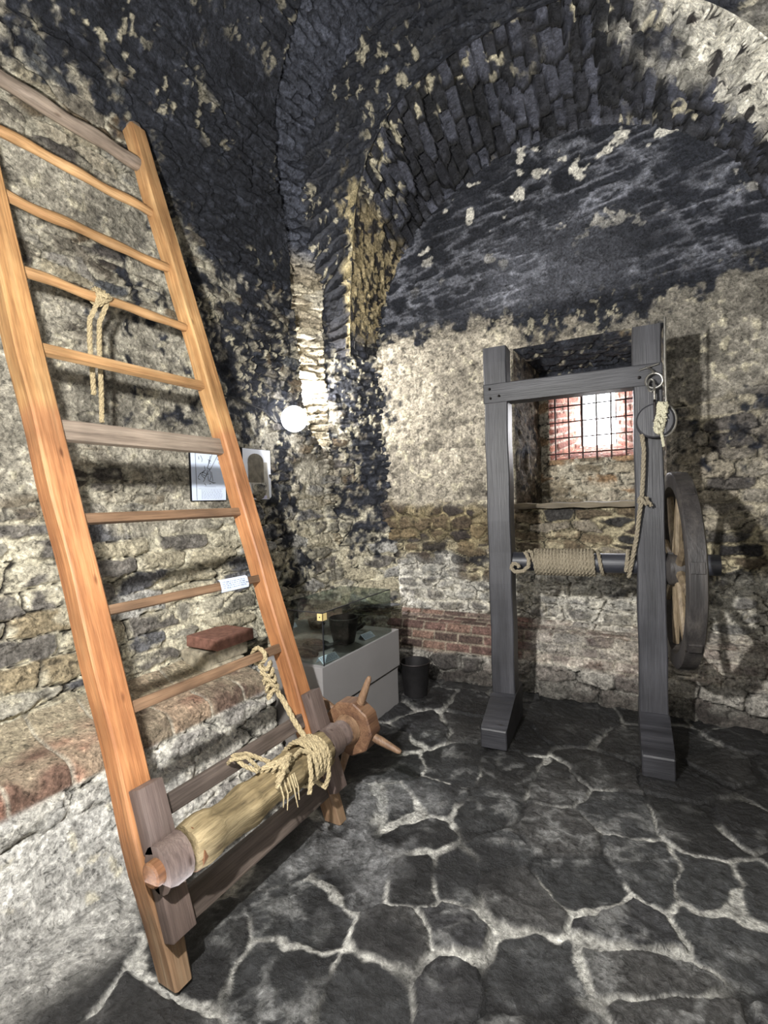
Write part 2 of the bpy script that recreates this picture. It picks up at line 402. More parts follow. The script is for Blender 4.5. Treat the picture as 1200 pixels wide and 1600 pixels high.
def left_wall():
    dA = np.r_[0, np.cumsum(np.linalg.norm(np.diff(np.array(profA), axis=0), axis=1))]
    Y0, Y1 = .15, 3.87
    plan = np.array([(-2.76, Y0), (-2.76, Y1), (-2.25, 4.22)])
    pl, tu, _ = poly(plan, int((Y1 - Y0 + .62) / STEP))
    nv = int(dA[-1] / STEP)
    tv = np.linspace(0, dA[-1], nv)
    A = np.stack([np.interp(tv, dA, np.array(profA)[:, k]) for k in (0, 1)], 1)
    B = np.stack([np.interp(tv, dA, np.array(profB)[:, k]) for k in (0, 1)], 1)
    u = Y0 + tu[:, None] + 0 * tv[None, :]; v = 0 * tu[:, None] + tv[None, :]
    w = sst(2.22, 2.34, u + .06 * (fbm(u * 5, v * 5, 2, 77) - .5))
    ox = (A[None, :, 0] * (1 - w) + B[None, :, 0] * w) + 2.76
    z = A[None, :, 1] * (1 - w) + B[None, :, 1] * w
    turn = sst(3.80, 3.95, u)
    nx = 1 - turn * .43; ny = -turn * .8
    ox = np.where((u > 3.9) & (ox > .3) & (z > 3.0), .0, ox); ox = np.where(u > 3.8, np.minimum(ox, .3), ox)
    P = np.stack([pl[:, None, 0] + ox * nx, pl[:, None, 1] + ox * ny, z], 2)
    # looks
    # lower: long flat stones in cream mortar; above: rough weathered render
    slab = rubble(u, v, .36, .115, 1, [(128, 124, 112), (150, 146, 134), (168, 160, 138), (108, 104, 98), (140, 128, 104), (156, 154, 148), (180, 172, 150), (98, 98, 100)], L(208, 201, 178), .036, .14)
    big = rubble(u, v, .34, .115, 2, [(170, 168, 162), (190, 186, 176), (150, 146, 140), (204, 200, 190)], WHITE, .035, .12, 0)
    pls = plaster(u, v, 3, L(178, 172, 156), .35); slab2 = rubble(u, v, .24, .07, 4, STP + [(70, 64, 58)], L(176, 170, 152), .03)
    mixn = fbm(u * 1.6, v * 2.2, 4, 5)
    HC = blend(slab, pls, sst(1.45, 1.62, z + (mixn - .5) * .9))
    HC = blend(HC, slab2, sst(.5, .62, fbm(u * 1.3, v * 3, 3, 8) + .12 * sst(2.2, 2.8, u)) * sst(1.3, 1.7, z))
    low = sst(.44, .40, z)
    HC = blend(HC, big, low)
    pale = sst(.5, .2, z) * sst(1.9, 1.2, u); HC = (HC[0] * (1 + .5 * pale), mix(HC[1], L(186, 184, 178), pale * .6)); HC = blend(HC, plaster(u, v, 19, L(196, 194, 188), .25), sst(.36, .24, z + .1 * (mixn - .5)) * sst(1.75, 1.35, u) * .85)
    HC = (HC[0], HC[1] * (1 + .22 * sst(1.9, 1.0, z) * sst(2.6, 1.6, u))[..., None])
    # brick capping of the ledge
    bu = u / .235 + .25 * np.sin(v * 3); bj = np.abs((bu % 1) - .5); joint = sst(.46, .49, bj)
    kb = np.floor(bu).astype(int)
    bt = _T[kb % 512, 40]
    bc = pal([(160, 122, 102), (146, 112, 96), (128, 102, 88), (168, 132, 112), (118, 98, 86)], bt) * (.6 + .7 * fbm(u * 12, v * 12, 4, 9))[..., None]
    dust = sst(.40, .62, fbm(u * 6, v * 6, 4, 10) + sst(1.0, .7, dA[5] - v + .65) * .0); 
    dA_l = v - dA[4]  # distance onto the ledge top
    bc = mix(bc, L(176, 164, 140), np.clip(dust * .55 + sst(.10, .26, dA_l) * .75, 0, 1)); bc = mix(bc, L(190, 184, 168), joint * .8)
    ledge = ((z > .385) & (v < dA[6] - .03)) * (1 - w) * sst(.38, .40, z)
    HC = blend(HC, (.012 * (1 - joint) + .01 * (bt - .5) + .006 * (fbm(u * 20, v * 20, 3, 13) - .5), bc), ledge)
    # soot above a falling line, and beside the lamp
    zs = np.interp(u, [0, 1.3, 1.9, 2.2, 2.6, 3.1, 3.5, 4.5], [3.95, 3.85, 3.75, 3.4, 3.15, 3.1, 3.2, 2.9])
    s = .5 + (z - zs) * 1.3
    s = np.maximum(s, .72 - np.hypot((u - 3.15) / .42, (z - 1.55) / .75) * .5)
    s = np.maximum(s, .64 - np.hypot((u - 2.8) / .75, (z - 2.7) / .65) * .28)
    s = np.maximum(s, .66 - np.hypot((u - 3.25) / .45, (z - .95) / .30) * .5)
    s = np.maximum(s, .52 + .25 * (fbm(u * 3, v * 1.5, 3, 31) - .5) - .5 * sst(3.9, 3.6, u) - .3 * sst(1.2, .8, z))
    s = np.where(u > 1.2, s + .10 * sst(1.2, 2.6, u) * sst(1.0, 2.2, z), s)
    fl = np.interp(s.ravel(), [.4, 1.0, 1.8], [1, .9, .35]).reshape(s.shape)
    HC = soot(HC, u, v, s, 14, fl)
    h, c = HC
    # vertical slit recess by the corner, running on as a crease of thin courses into the vault
    ul = np.interp(z, [2.0, 2.2, 2.6, 3.6, 4.2, 4.8], [3.72, 3.50, 3.47, 3.38, 2.95, 2.7]); ur = np.interp(z, [0, 3.6, 4.0, 4.8], [3.86, 3.86, 3.6, 3.4])
    ins = sst(0, .03, u - ul) * sst(0, .02, ur - u)
    dep = np.clip((ur - u) / (ur - ul + .01), 0, 1)
    a = sst(1.98, 2.12, z) * np.interp(z, [0, 3.55, 3.75, 4.2, 4.9], [1, 1, .55, .35, .12])
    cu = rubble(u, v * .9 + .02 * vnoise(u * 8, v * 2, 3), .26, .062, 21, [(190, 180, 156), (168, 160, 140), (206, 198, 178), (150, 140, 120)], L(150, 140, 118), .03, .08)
    cu_h, cu_c = cu
    sootc = sst(3.5, 3.75, z); cu_c = mix(cu_c, SOOTB * .8 * (.4 + cu_c.mean(2, keepdims=True) * 2), sootc)
    h = h * (1 - ins * (a > 0)) + ins * (cu_h * 1.2 - .34 * dep * a); c = mix(c, cu_c, ins * sst(1.98, 2.05, z))
    return grid('wall_left', P, h, c, M['stone'])
left_wall()

# ------------------------------------------------------------------ back wall
NX0, NX1, NZ0, NZ1 = -1.07, .03, 1.425, 2.72
def back_wall():
    prof = [(3.86, -.03), (3.90, .28), (3.92, .40), (3.94, .43), (4.10, .45), (4.14, .50), (4.15, 2.92), (4.18, 3.0), (4.20, 3.1), (4.20, 4.75)]
    X0, X1 = -2.42, .85
    pr, tv, d = poly(prof, int(4.9 / STEP))
    x = np.linspace(X0, X1, int((X1 - X0) / STEP)); u = x[:, None] + 0 * tv[None]; v = tv[None] + 0 * u
    y = pr[None, :, 0] + 0 * u; z = pr[None, :, 1] + 0 * u
    P = np.stack([u, y, z], 2)
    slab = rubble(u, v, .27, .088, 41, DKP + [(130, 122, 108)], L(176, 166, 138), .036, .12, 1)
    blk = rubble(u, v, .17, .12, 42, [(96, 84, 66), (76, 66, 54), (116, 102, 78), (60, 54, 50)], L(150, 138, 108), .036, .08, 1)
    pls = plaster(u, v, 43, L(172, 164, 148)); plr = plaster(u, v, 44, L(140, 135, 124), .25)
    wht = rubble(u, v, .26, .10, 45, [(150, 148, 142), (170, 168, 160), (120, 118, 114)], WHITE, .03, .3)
    nz = fbm(u * 2.2, v * 2.2, 4, 46) - .5
    HC = blend(slab, blk, sst(-1.1, -1.3, u + nz * .5) * sst(1.02, 1.12, z + nz * .3))
    HC = blend(HC, wht, sst(.95, .85, z + nz * .5) * .75)
    HC = blend(HC, pls, sst(1.42, 1.52, z + nz * .35) * sst(-.4, -.6, u))
    slabr = rubble(u, v, .30, .10, 47, [(120, 114, 104), (96, 92, 86), (140, 134, 122), (84, 80, 76), (150, 142, 126)], L(168, 160, 140), .02, .06, .4)
    HC = blend(HC, slabr, sst(-.2, .0, u) * sst(1.15, 1.3, z + nz * .4))
    HC = blend(HC, plr, sst(1.95, 2.25, z + nz * .7) * sst(-.6, -.4, u))
    # brick courses of the plinth
    vb = (v - .02) / .078; row = np.floor(vb).astype(int); ub = u / .215 + .5 * (row % 2) + .1 * vnoise(u * 2, v * 2, 4)
    e = np.minimum(.5 - np.abs(ub % 1 - .5), (.5 - np.abs(vb % 1 - .5)) * .36); kk = np.floor(ub).astype(int)
    jn = sst(.045, .02, e + .02 * (fbm(u * 20, v * 20, 3, 50) - .5)); bt = _T[(kk * 7) % 512, (row * 5) % 512]
    bc = pal([(112, 88, 80), (94, 74, 68), (124, 100, 88), (82, 68, 62), (108, 94, 86)], bt) * (.6 + .7 * fbm(u * 14, v * 14, 4, 51))[..., None]
    bc = mix(bc, L(150, 140, 124), jn * .85)
    bm = sst(.52, .49, z) * sst(.20, .24, z + nz * .12) * np.clip(sst(-.85, -1.1, u) + .22 + .25 * sst(-.05, .1, nz), 0, 1)
    HC = blend(HC, (.012 * (1 - jn) + .01 * bt, bc), bm)
    rub = rubble(u, v, .25, .13, 52, [(110, 104, 98), (84, 78, 74), (140, 136, 128), (64, 60, 58)], L(150, 146, 138), .05, .06, .8)
    HC = blend(HC, rub, sst(.24, .20, z + nz * .12) * .95)
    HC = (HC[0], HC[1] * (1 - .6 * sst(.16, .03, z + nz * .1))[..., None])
    zs = np.interp(u, [-2.4, -1.6, -1.2, -.9, -.2, .02, .2, .45, .8], [3.0, 3.0, 2.92, 2.78, 2.80, 2.86, 2.9, 3.0, 3.12])
    s = .5 + (z - zs) * 2.2
    s = np.maximum(s, .45 - .30 * np.hypot((u + 2.25) / .22, (z - 2.4) / 1.0))
    s = np.maximum(s, .60 - .8 * np.hypot((u - .18) / .35, (z - 1.1) / .35))  # soot splotch by the wheel, with shadow painted in
    s = np.maximum(s, .56 - .5 * np.hypot((u - .35) / .6, (z - 1.9) / .45)) 
    s = np.clip(s, -1, 1.15)
    flk = np.interp(s.ravel(), [.4, .9, 1.15], [.8, .5, .12]).reshape(s.shape)
    h, c = soot(HC, u, v, s, 55, flk)
    # scratched, brushed plaster of the lunette
    lun = sst(2.95, 3.15, z)
    st = ridge(u * 5 + z * 2.5, z * 15 - u * 2, 5, 57); st2 = fbm(u * 2, z * 2, 3, 59)
    lc = mix(SOOT, L(128, 130, 138), sst(.60, .88, st) * sst(.32, .6, st2) * .7 + .28 * sst(4.0, 3.2, z) * sst(.9, .2, np.abs(u + .8)))
    lc = lc * (.55 + .9 * fbm(u * 3, z * 3, 3, 61))[..., None]
    lc = mix(lc, WHITE * .9, sst(.715, .75, fbm(u * 7, z * 9, 4, 63)) * sst(3.3, 3.9, z))
    c = mix(c, lc, lun); h = h * (1 - lun * .6) + lun * .022 * (st - .5)
    # hold the edge of the window niche true
    ed = np.maximum(np.maximum(NX0 - u, u - NX1), np.maximum(NZ0 - z, z - NZ1)); h = h * sst(0, .05, ed) 
    keep = ~((u > NX0) & (u < NX1 - STEP) & (z > NZ0) & (z < NZ1 - STEP))
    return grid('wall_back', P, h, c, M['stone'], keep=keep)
back_wall()

# ------------------------------------------------------------------ window niche
def patch(name, p00, p10, p01, p11, look, mat='stone', step=.012, flip=False, fade=True, keepf=None, mirror=1):
    p00, p10, p01, p11 = [np.array(q, float) for q in (p00, p10, p01, p11)]
    lu = max(np.linalg.norm(p10 - p00), np.linalg.norm(p11 - p01)); lv = max(np.linalg.norm(p01 - p00), np.linalg.norm(p11 - p10))
    nu = max(2, int(lu / step)); nv = max(2, int(lv / step))
    s, t = np.meshgrid(np.linspace(0, 1, nu), np.linspace(0, 1, nv), indexing='ij')
    P = ((1 - s) * (1 - t))[..., None] * p00 + (s * (1 - t))[..., None] * p10 + ((1 - s) * t)[..., None] * p01 + (s * t)[..., None] * p11
    u = s * lu; v = t * lv
    h, c = look(u, v, P)
    if fade: h = h * sst(0, .06, np.minimum(np.minimum(s, 1 - s) * lu, np.minimum(t, 1 - t) * lv) + .004)
    keep = keepf(P) if keepf is not None else None
    return grid(name, P, h, c, M[mat], flip=flip, keep=keep)
bx0, bx1, by = -.97, -.06, 4.72
jambl = lambda u, v, P: soot(plaster(u, v, 71, L(120, 110, 96)), u, v, .38 + 0 * u, 72, .5)
patch('trim_1', (NX0, 4.15, NZ0), (bx0, by, NZ0), (NX0, 4.15, NZ1), (bx0, by, NZ1 - .1), jambl)
patch('trim_2', (bx1, by, NZ0), (NX1, 4.15, NZ0), (bx1, by, NZ1 - .1), (NX1, 4.15, NZ1), jambl)
patch('trim_3', (bx0, by, NZ1 - .1), (bx1, by, NZ1 - .1), (NX0, 4.15, NZ1), (NX1, 4.15, NZ1), lambda u, v, P: soot(rubble(u, v, .3, .1, 73), u, v, .75 + 0 * u, 74, .5))
patch('trim_4', (NX0, 4.15, NZ0), (NX1, 4.15, NZ0), (bx0, by, NZ0), (bx1, by, NZ0), lambda u, v, P: plaster(u, v, 75, L(150, 142, 124)))
WX0, WX1, WZ0, WZ1 = -.90, -.10, 1.81, 2.47
def nb(u, v, P):
    h, c = rubble(u, v, .27, .095, 76, [(148, 138, 118), (126, 116, 98), (168, 158, 138), (178, 168, 150), (150, 124, 96)], L(206, 198, 178), .025, .1)
    return soot((h, c), u, v, .15 + .9 * sst(2.42, 2.56, P[..., 2]), 77, .5)
kf = lambda P: ~((P[..., 0] > WX0) & (P[..., 0] < WX1 - .012) & (P[..., 2] > WZ0) & (P[..., 2] < WZ1 - .012))
patch('wall_niche', (bx0 - .04, by, NZ0 - .03), (bx1 + .04, by, NZ0 - .03), (bx0 - .04, by, NZ1 - .06), (bx1 + .04, by, NZ1 - .06), nb, fade=False, keepf=kf)
# splayed brick tunnel to the small outer opening
def brick(u, v, seed, cols, jc, bl=.22, bh=.075):
    vb = v / bh; row = np.floor(vb).astype(int); ub = u / bl + .5 * (row % 2)
    e = np.minimum((.5 - np.abs(ub % 1 - .5)) * bl / bh, .5 - np.abs(vb % 1 - .5)); k = np.floor(ub).astype(int)
    j = sst(.16, .08, e + .1 * (fbm(u * 20, v * 20, 2, seed) - .5)); t = _T[(k * 7 + seed) % 512, (row * 5) % 512]
    return .012 * (1 - j) + .006 * t, mix(pal(cols, t) * (.7 + .6 * fbm(u * 14, v * 14, 3, seed + 1))[..., None], jc, j)
TB = lambda u, v, P: brick(u, v, 81, [(176, 120, 104), (160, 104, 90), (190, 140, 122), (150, 100, 88)], L(206, 190, 176))
oy = 5.25; ox0, ox1, oz0, oz1 = -.70, -.38, 1.97, 2.50
a0 = (WX0, by, WZ0); a1 = (WX1, by, WZ0); a2 = (WX0, by, WZ1); a3 = (WX1, by, WZ1)
o0 = (ox0, oy, oz0); o1 = (ox1, oy, oz0); o2 = (ox0, oy, oz1); o3 = (ox1, oy, oz1)
patch('trim_5', a0, o0, a2, o2, TB); patch('trim_6', o1, a1, o3, a3, TB)
patch('trim_7', a0, a1, o0, o1, TB); patch('trim_8', o2, o3, a2, a3, TB)

om = MB()  # unseen dark box added to block stray daylight around the tunnel
for q in ([(-1.5, 4.22, 1.0), (-1.5, 5.3, 1.0), (-1.5, 5.3, 3.2), (-1.5, 4.22, 3.2)], [(.5, 4.22, 1.0), (.5, 5.3, 1.0), (.5, 5.3, 3.2), (.5, 4.22, 3.2)],
          [(-1.5, 4.22, 1.0), (.5, 4.22, 1.0), (.5, 5.3, 1.0), (-1.5, 5.3, 1.0)], [(-1.5, 4.22, 3.2), (.5, 4.22, 3.2), (.5, 5.3, 3.2), (-1.5, 5.3, 3.2)],
          [(-1.5, 5.27, 1.0), (ox0 + .01, 5.27, 1.0), (ox0 + .01, 5.27, 3.2), (-1.5, 5.27, 3.2)], [(ox1 - .01, 5.27, 1.0), (.5, 5.27, 1.0), (.5, 5.27, 3.2), (ox1 - .01, 5.27, 3.2)],
          [(ox0, 5.27, 1.0), (ox1, 5.27, 1.0), (ox1, 5.27, oz0 + .01), (ox0, 5.27, oz0 + .01)], [(ox0, 5.27, oz1 - .01), (ox1, 5.27, oz1 - .01), (ox1, 5.27, 3.2), (ox0, 5.27, 3.2)]):
    om.quad(q)
struct(om.build('niche_light_shield', M['gap']))

# ------------------------------------------------------------------ arch soffit and spandrel
Fp = [(-2.50, 3.92, 2.85), (-2.36, 3.72, 3.15), (-2.22, 3.55, 3.42), (-2.11, 3.42, 3.68), (-1.95, 3.30, 3.98), (-1.66, 3.22, 4.26), (-1.3, 3.2, 4.40), (-.93, 3.2, 4.46), (-.4, 3.2, 4.42), (.1, 3.2, 4.18), (.45, 3.2, 3.82), (.66, 3.2, 3.4), (.70, 3.2, 3.0), (.71, 3.2, 2.2)]
Gp = [(-2.74, 3.93, 2.85), (-2.78, 3.9, 3.15), (-2.78, 3.86, 3.5), (-2.78, 3.62, 3.8), (-2.72, 3.36, 4.2), (-2.5, 3.2, 4.75), (-2.0, 3.2, 5.25), (-1.2, 3.2, 5.5), (-.4, 3.2, 5.55), (.3, 3.2, 5.5), (.9, 3.2, 5.2), (1.4, 3.2, 4.6), (1.6, 3.2, 3.8), (1.6, 3.2, 2.2)]
Bang = [-.12, .06, .22, .40, .62, .90, 1.18, 1.44, 1.82, 2.15, 2.5, 2.85, 3.14, 3.14]
Bp = [(-.81 - 1.52 * math.cos(a), 4.21, 2.98 + 1.36 * math.sin(a)) for a in Bang]; Bp[-1] = (.71, 4.21, 2.2)
def cr(pts, n):
    pts = np.array(pts); k = len(pts); t = np.linspace(0, k - 1.0001, n); i = t.astype(int); f = (t - i)[:, None]
    g = lambda j: pts[np.clip(j, 0, k - 1)]
    p0, p1, p2, p3 = g(i - 1), g(i), g(i + 1), g(i + 2)
    return .5 * (2 * p1 + (p2 - p0) * f + (2 * p0 - 5 * p1 + 4 * p2 - p3) * f ** 2 + (3 * p1 - p0 - 3 * p2 + p3) * f ** 3)
def arch():
    n = 560; F = cr(Fp, n); B = cr(Bp, n)
    d = np.r_[0, np.cumsum(np.linalg.norm(np.diff(F, axis=0), axis=1))]
    nv = 100; t = np.linspace(0, 1, nv)
    P = F[:, None] * (1 - t)[None, :, None] + B[:, None] * t[None, :, None]
    u = d[:, None] + 0 * t[None]; v = t[None] * 1.0 + 0 * u
    wu = u + .02 * (fbm(u * 6, v * 6, 3, 91) - .5)
    e, i, j = stones(v * 1.0 + .02 * (fbm(u * 7, v * 7, 2, 90) - .5), wu, .30, .082, 92, .6)
    s = sst(.03, .14, e)
    h = .06 * s * (.2 + .9 * i) + .010 * (fbm(u * 20, v * 12, 4, 93) - .5) - .02 * sst(.06, .01, e)
    c = pal([(48, 49, 55), (66, 68, 77), (38, 39, 43), (78, 80, 90), (54, 55, 61)], j) * (.6 + .8 * fbm(u * 16, v * 8, 4, 94))[..., None]
    c = mix(BLACK * .5 + 0 * c, c, s)
    flk = sst(.62, .68, fbm(u * 15, v * 10, 4, 95)) * sst(.42, .6, fbm(u * 2, v * 2.5, 3, 96))
    c = mix(c, CREAM * .85, flk); h = h + .012 * flk
    X = P[..., 0]; Z = P[..., 2]
    # cream right haunch, lamplight painted into its colour; rough arris at the left springing
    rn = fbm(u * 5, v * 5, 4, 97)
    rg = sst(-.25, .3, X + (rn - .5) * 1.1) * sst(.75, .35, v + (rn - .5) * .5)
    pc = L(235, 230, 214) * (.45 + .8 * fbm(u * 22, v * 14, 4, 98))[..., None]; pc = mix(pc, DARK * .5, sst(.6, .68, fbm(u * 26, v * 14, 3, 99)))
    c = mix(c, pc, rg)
    lf = sst(-1.92, -2.12, X + (rn - .5) * .45) * sst(4.0, 3.75, Z) * sst(2.9, 3.1, Z)
    lc = L(176, 160, 122) * (.5 + .9 * fbm(u * 16, v * 16, 4, 101))[..., None]; lc = mix(lc, DARK * .5, sst(.52, .62, fbm(u * 14, v * 14, 4, 102)))
    c = mix(c, lc, lf * .85)
    h = h * (1 - .6 * lf) + .03 * lf * (fbm(u * 9, v * 9, 4, 103) - .5)
    h = h * sst(0, .05, 1 - v) * sst(0, .03, v)
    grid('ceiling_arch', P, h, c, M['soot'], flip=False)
    # spandrel wall above the arch, facing the room
    G = cr(Gp, n); nv = 110; t = np.linspace(0, 1, nv)
    P = F[:, None] * (1 - t)[None, :, None] + G[:, None] * t[None, :, None]
    v = t[None] * 1.0 + 0 * d[:, None]; u = d[:, None] + 0 * v
    rb = rubble(P[..., 0] + P[..., 1], P[..., 2], .3, .1, 105, [(48, 48, 52), (60, 60, 65), (40, 40, 43)], L(42, 42, 46), .03)
    h, c = soot(rb, P[..., 0] * 1.0 + P[..., 1], P[..., 2], .95 + 0 * u - .6 * sst(3.35, 3.0, P[..., 2]), 106, .8)
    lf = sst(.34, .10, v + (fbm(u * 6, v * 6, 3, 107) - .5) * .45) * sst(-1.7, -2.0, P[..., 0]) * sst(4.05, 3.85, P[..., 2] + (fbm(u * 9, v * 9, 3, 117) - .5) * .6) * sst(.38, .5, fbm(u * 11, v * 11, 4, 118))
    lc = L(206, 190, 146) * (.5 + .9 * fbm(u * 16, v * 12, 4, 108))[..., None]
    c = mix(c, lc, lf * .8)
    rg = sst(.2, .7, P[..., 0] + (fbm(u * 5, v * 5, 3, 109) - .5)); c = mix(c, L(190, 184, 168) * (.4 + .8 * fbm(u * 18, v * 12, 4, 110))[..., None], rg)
    h = h * sst(0, .06, v)
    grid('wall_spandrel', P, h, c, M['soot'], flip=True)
arch()

# ------------------------------------------------------------------ rest of the shell (seen only from the side)
def shell():
    dk = lambda u, v, P: soot(rubble(u, v, .3, .1, 120), u, v, sst(1.6, 3.4, P[..., 2]), 121, .8)
    # left wall and vault towards and behind the camera
    prof = np.array(profA); ys = np.linspace(-2.2, .17, 60)
    pr, tv, d = poly(profA, 160)
    P = np.stack([pr[None, :, 0] + 0 * ys[:, None], ys[:, None] + 0 * tv[None], pr[None, :, 1] + 0 * ys[:, None]], 2)
    u = P[..., 1]; v = tv[None] + 0 * u
    h, c = dk(u, v, P); grid('wall_left_rear', P, h * .5, c, M['stone'])
    # other half of the vault down to the right wall
    arc2 = [(-.66 + 2.4 * math.sin(a), 3.2 + 2.1 * math.cos(a)) for a in np.linspace(0, PI / 2, 26)] + [(1.74, 0)]
    pr, tv, d = poly(arc2, 130); ys = np.linspace(-2.2, 3.22, 110)
    P = np.stack([pr[None, :, 0] + 0 * ys[:, None], ys[:, None] + 0 * tv[None], pr[None, :, 1] + 0 * ys[:, None]], 2)
    u = P[..., 1]; v = tv[None] + 0 * u
    h, c = dk(u, v, P); grid('wall_right', P, h, c, M['stone'])
    patch('wall_front', (1.75, -2.2, 0), (-2.8, -2.2, 0), (1.75, -2.2, 5.4), (-2.8, -2.2, 5.4), dk, step=.04)
    patch('wall_bay', (.71, 4.25, 0), (.71, 3.2, 0), (.71, 4.25, 3.1), (.71, 3.2, 3.1), dk, step=.02)
    patch('wall_pier', (.71, 3.2, 0), (1.75, 3.2, 0), (.71, 3.2, 3.1), (1.75, 3.2, 3.1), dk, step=.03)
shell()

# ------------------------------------------------------------------ floor
SEEDS = [(-1.11, 1.66), (-1.01, 1.99), (-1.08, 2.27), (-1.2, 2.13), (-0.8, 2.25), (-0.47, 2.26), (-0.75, 1.83), (-0.52, 1.85), (-0.83, 1.44), (-0.7, 1.58), (-1.19, 1.4), (-1.12, 1.19), (-0.82, 1.28), (-0.4, 1.56), (-0.64, 1.4), (-0.15, 1.89), (-0.23, 2.55), (-0.09, 1.73), (0.02, 1.55), (0.15, 1.99), (0.13, 2.24), (0.29, 2.25), (-0.08, 2.2), (0.1, 2.61), (0.33, 2.72), (-1.4, 1.64), (-1.36, 2.07), (-0.52, 2.64), (-0.79, 2.65), (-1.07, 2.61), (-1.42, 2.44), (-0.3, 2.89), (-1.4, 2.99), (-1.23, 3.08), (-0.91, 1.73), (-0.65, 2.08), (-0.33, 2.03), (-1.35, 1.1), (-1.34, 0.88), (-1.71, 0.77), (-2.0, 1.0), (-0.33, 1.38)]
def floor():
    rr = random.Random(3); S = list(SEEDS)
    for _ in range(4000):
        q = (rr.uniform(-2.3, 1.7), rr.uniform(-2.2, 4.1))
        if q[0] > -1.6 and q[0] < .3 and 1.1 < q[1] < 2.7: continue
        if min(math.hypot(q[0] - a, (q[1] - b)) for a, b in S) > .30: S.append(q)
    S = np.array(S)
    def part(name, X0, X1, Y0, Y1, st):
        x = np.arange(X0, X1 + st, st); y = np.arange(Y0, Y1 + st, st)
        X, Y = np.meshgrid(x, y, indexing='ij')
        wx = X + .13 * (fbm(X * 4, Y * 4, 3, 131) - .5) + .03 * (fbm(X * 14, Y * 14, 3, 132) - .5)
        wy = Y + .13 * (fbm(X * 4, Y * 4, 3, 133) - .5) + .03 * (fbm(X * 14, Y * 14, 3, 134) - .5)
        F1 = np.full(X.shape, 99.); F2 = F1.copy(); I = np.zeros(X.shape, int)
        for k, (a, b) in enumerate(S):
            if a < X0 - .8 or a > X1 + .8 or b < Y0 - .8 or b > Y1 + .8: continue
            dd = np.hypot(wx - a, wy - b); m = dd < F1
            F2 = np.where(m, F1, np.minimum(F2, dd)); I = np.where(m, k, I); F1 = np.where(m, dd, F1)
        e = (F2 - F1) / 2
        r1 = _T[I % 512, 77]; r2 = _T[I % 512, 78]; r3 = _T[I % 512, 79]
        wd = .001 + .024 * np.clip(fbm(X * 2.6, Y * 2.6, 3, 135) * 2.4 - .85, 0, 1)
        s = sst(wd, wd + .008, e + .012 * (fbm(X * 22, Y * 22, 3, 136) - .5))
        dir_ = r3 * PI; U = X * np.cos(dir_) + Y * np.sin(dir_); V = -X * np.sin(dir_) + Y * np.cos(dir_)
        g = ridge(U * 5, V * 13, 5, 137); n = fbm(X * 3, Y * 3, 4, 138); n2 = fbm(X * 30, Y * 30, 3, 139)
        h = s * (.014 + .024 * (r1 - .5)) + s * .014 * (g - .55) + .016 * (n - .5) + .012 * (n2 - .5) + s * (U * .5 - np.floor(U * .5) - .5) * .02 * (r2 - .5) + .006 * (1 - s)
        c = pal([(52, 53, 54), (66, 67, 68), (46, 46, 46), (74, 73, 72), (58, 58, 60)], r1) * (.5 + .9 * n2)[..., None]
        c = mix(c, L(138, 138, 136), sst(.66, .84, ridge(U * 7, V * 9, 5, 147)) * sst(.46, .58, n) * .7)
        c = mix(c, BLACK, sst(.56, .44, n) * sst(.3, .6, fbm(X * 1.5, Y * 1.5, 3, 145)) * .75)
        # mortar
        mc = L(204, 202, 194) * (.5 + .75 * fbm(X * 18, Y * 18, 4, 140))[..., None]
        ms = (1 - s) * sst(.45, .60, fbm(X * 2.6, Y * 2.6, 4, 141) + .06 * sst(.7, .2, np.abs(X + .95))); c = mix(c, mc, ms)
        c = mix(c, BLACK * .6, (1 - s) * (1 - ms / np.maximum(1 - s, 1e-6)) * .8)
        pt = sst(.20, .08, np.abs((X + 1.22) * .62 + (Y - 1.95) * .0 + (n - .5) * .12)) * sst(1.35, 1.6, Y) * sst(2.45, 2.2, Y)
        c = mix(c, L(150, 150, 150) * (.45 + .9 * n2)[..., None], pt * .6 * sst(.40, .56, fbm(X * 4, Y * 4, 4, 151)))
        # soot-black back, pale slabs near the ledge
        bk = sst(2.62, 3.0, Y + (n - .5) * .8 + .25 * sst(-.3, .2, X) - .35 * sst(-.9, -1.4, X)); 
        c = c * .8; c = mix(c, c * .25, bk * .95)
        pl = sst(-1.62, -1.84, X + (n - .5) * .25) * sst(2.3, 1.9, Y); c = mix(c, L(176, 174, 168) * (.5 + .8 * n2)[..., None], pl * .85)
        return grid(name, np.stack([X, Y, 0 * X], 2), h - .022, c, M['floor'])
    part('floor', -2.6, 1.2, .35, 4.2, .0075)
    part('floor_rear', -2.6, 1.75, -2.2, .36, .03); part('floor_right', 1.19, 1.75, .35, 3.3, .03)
floor()

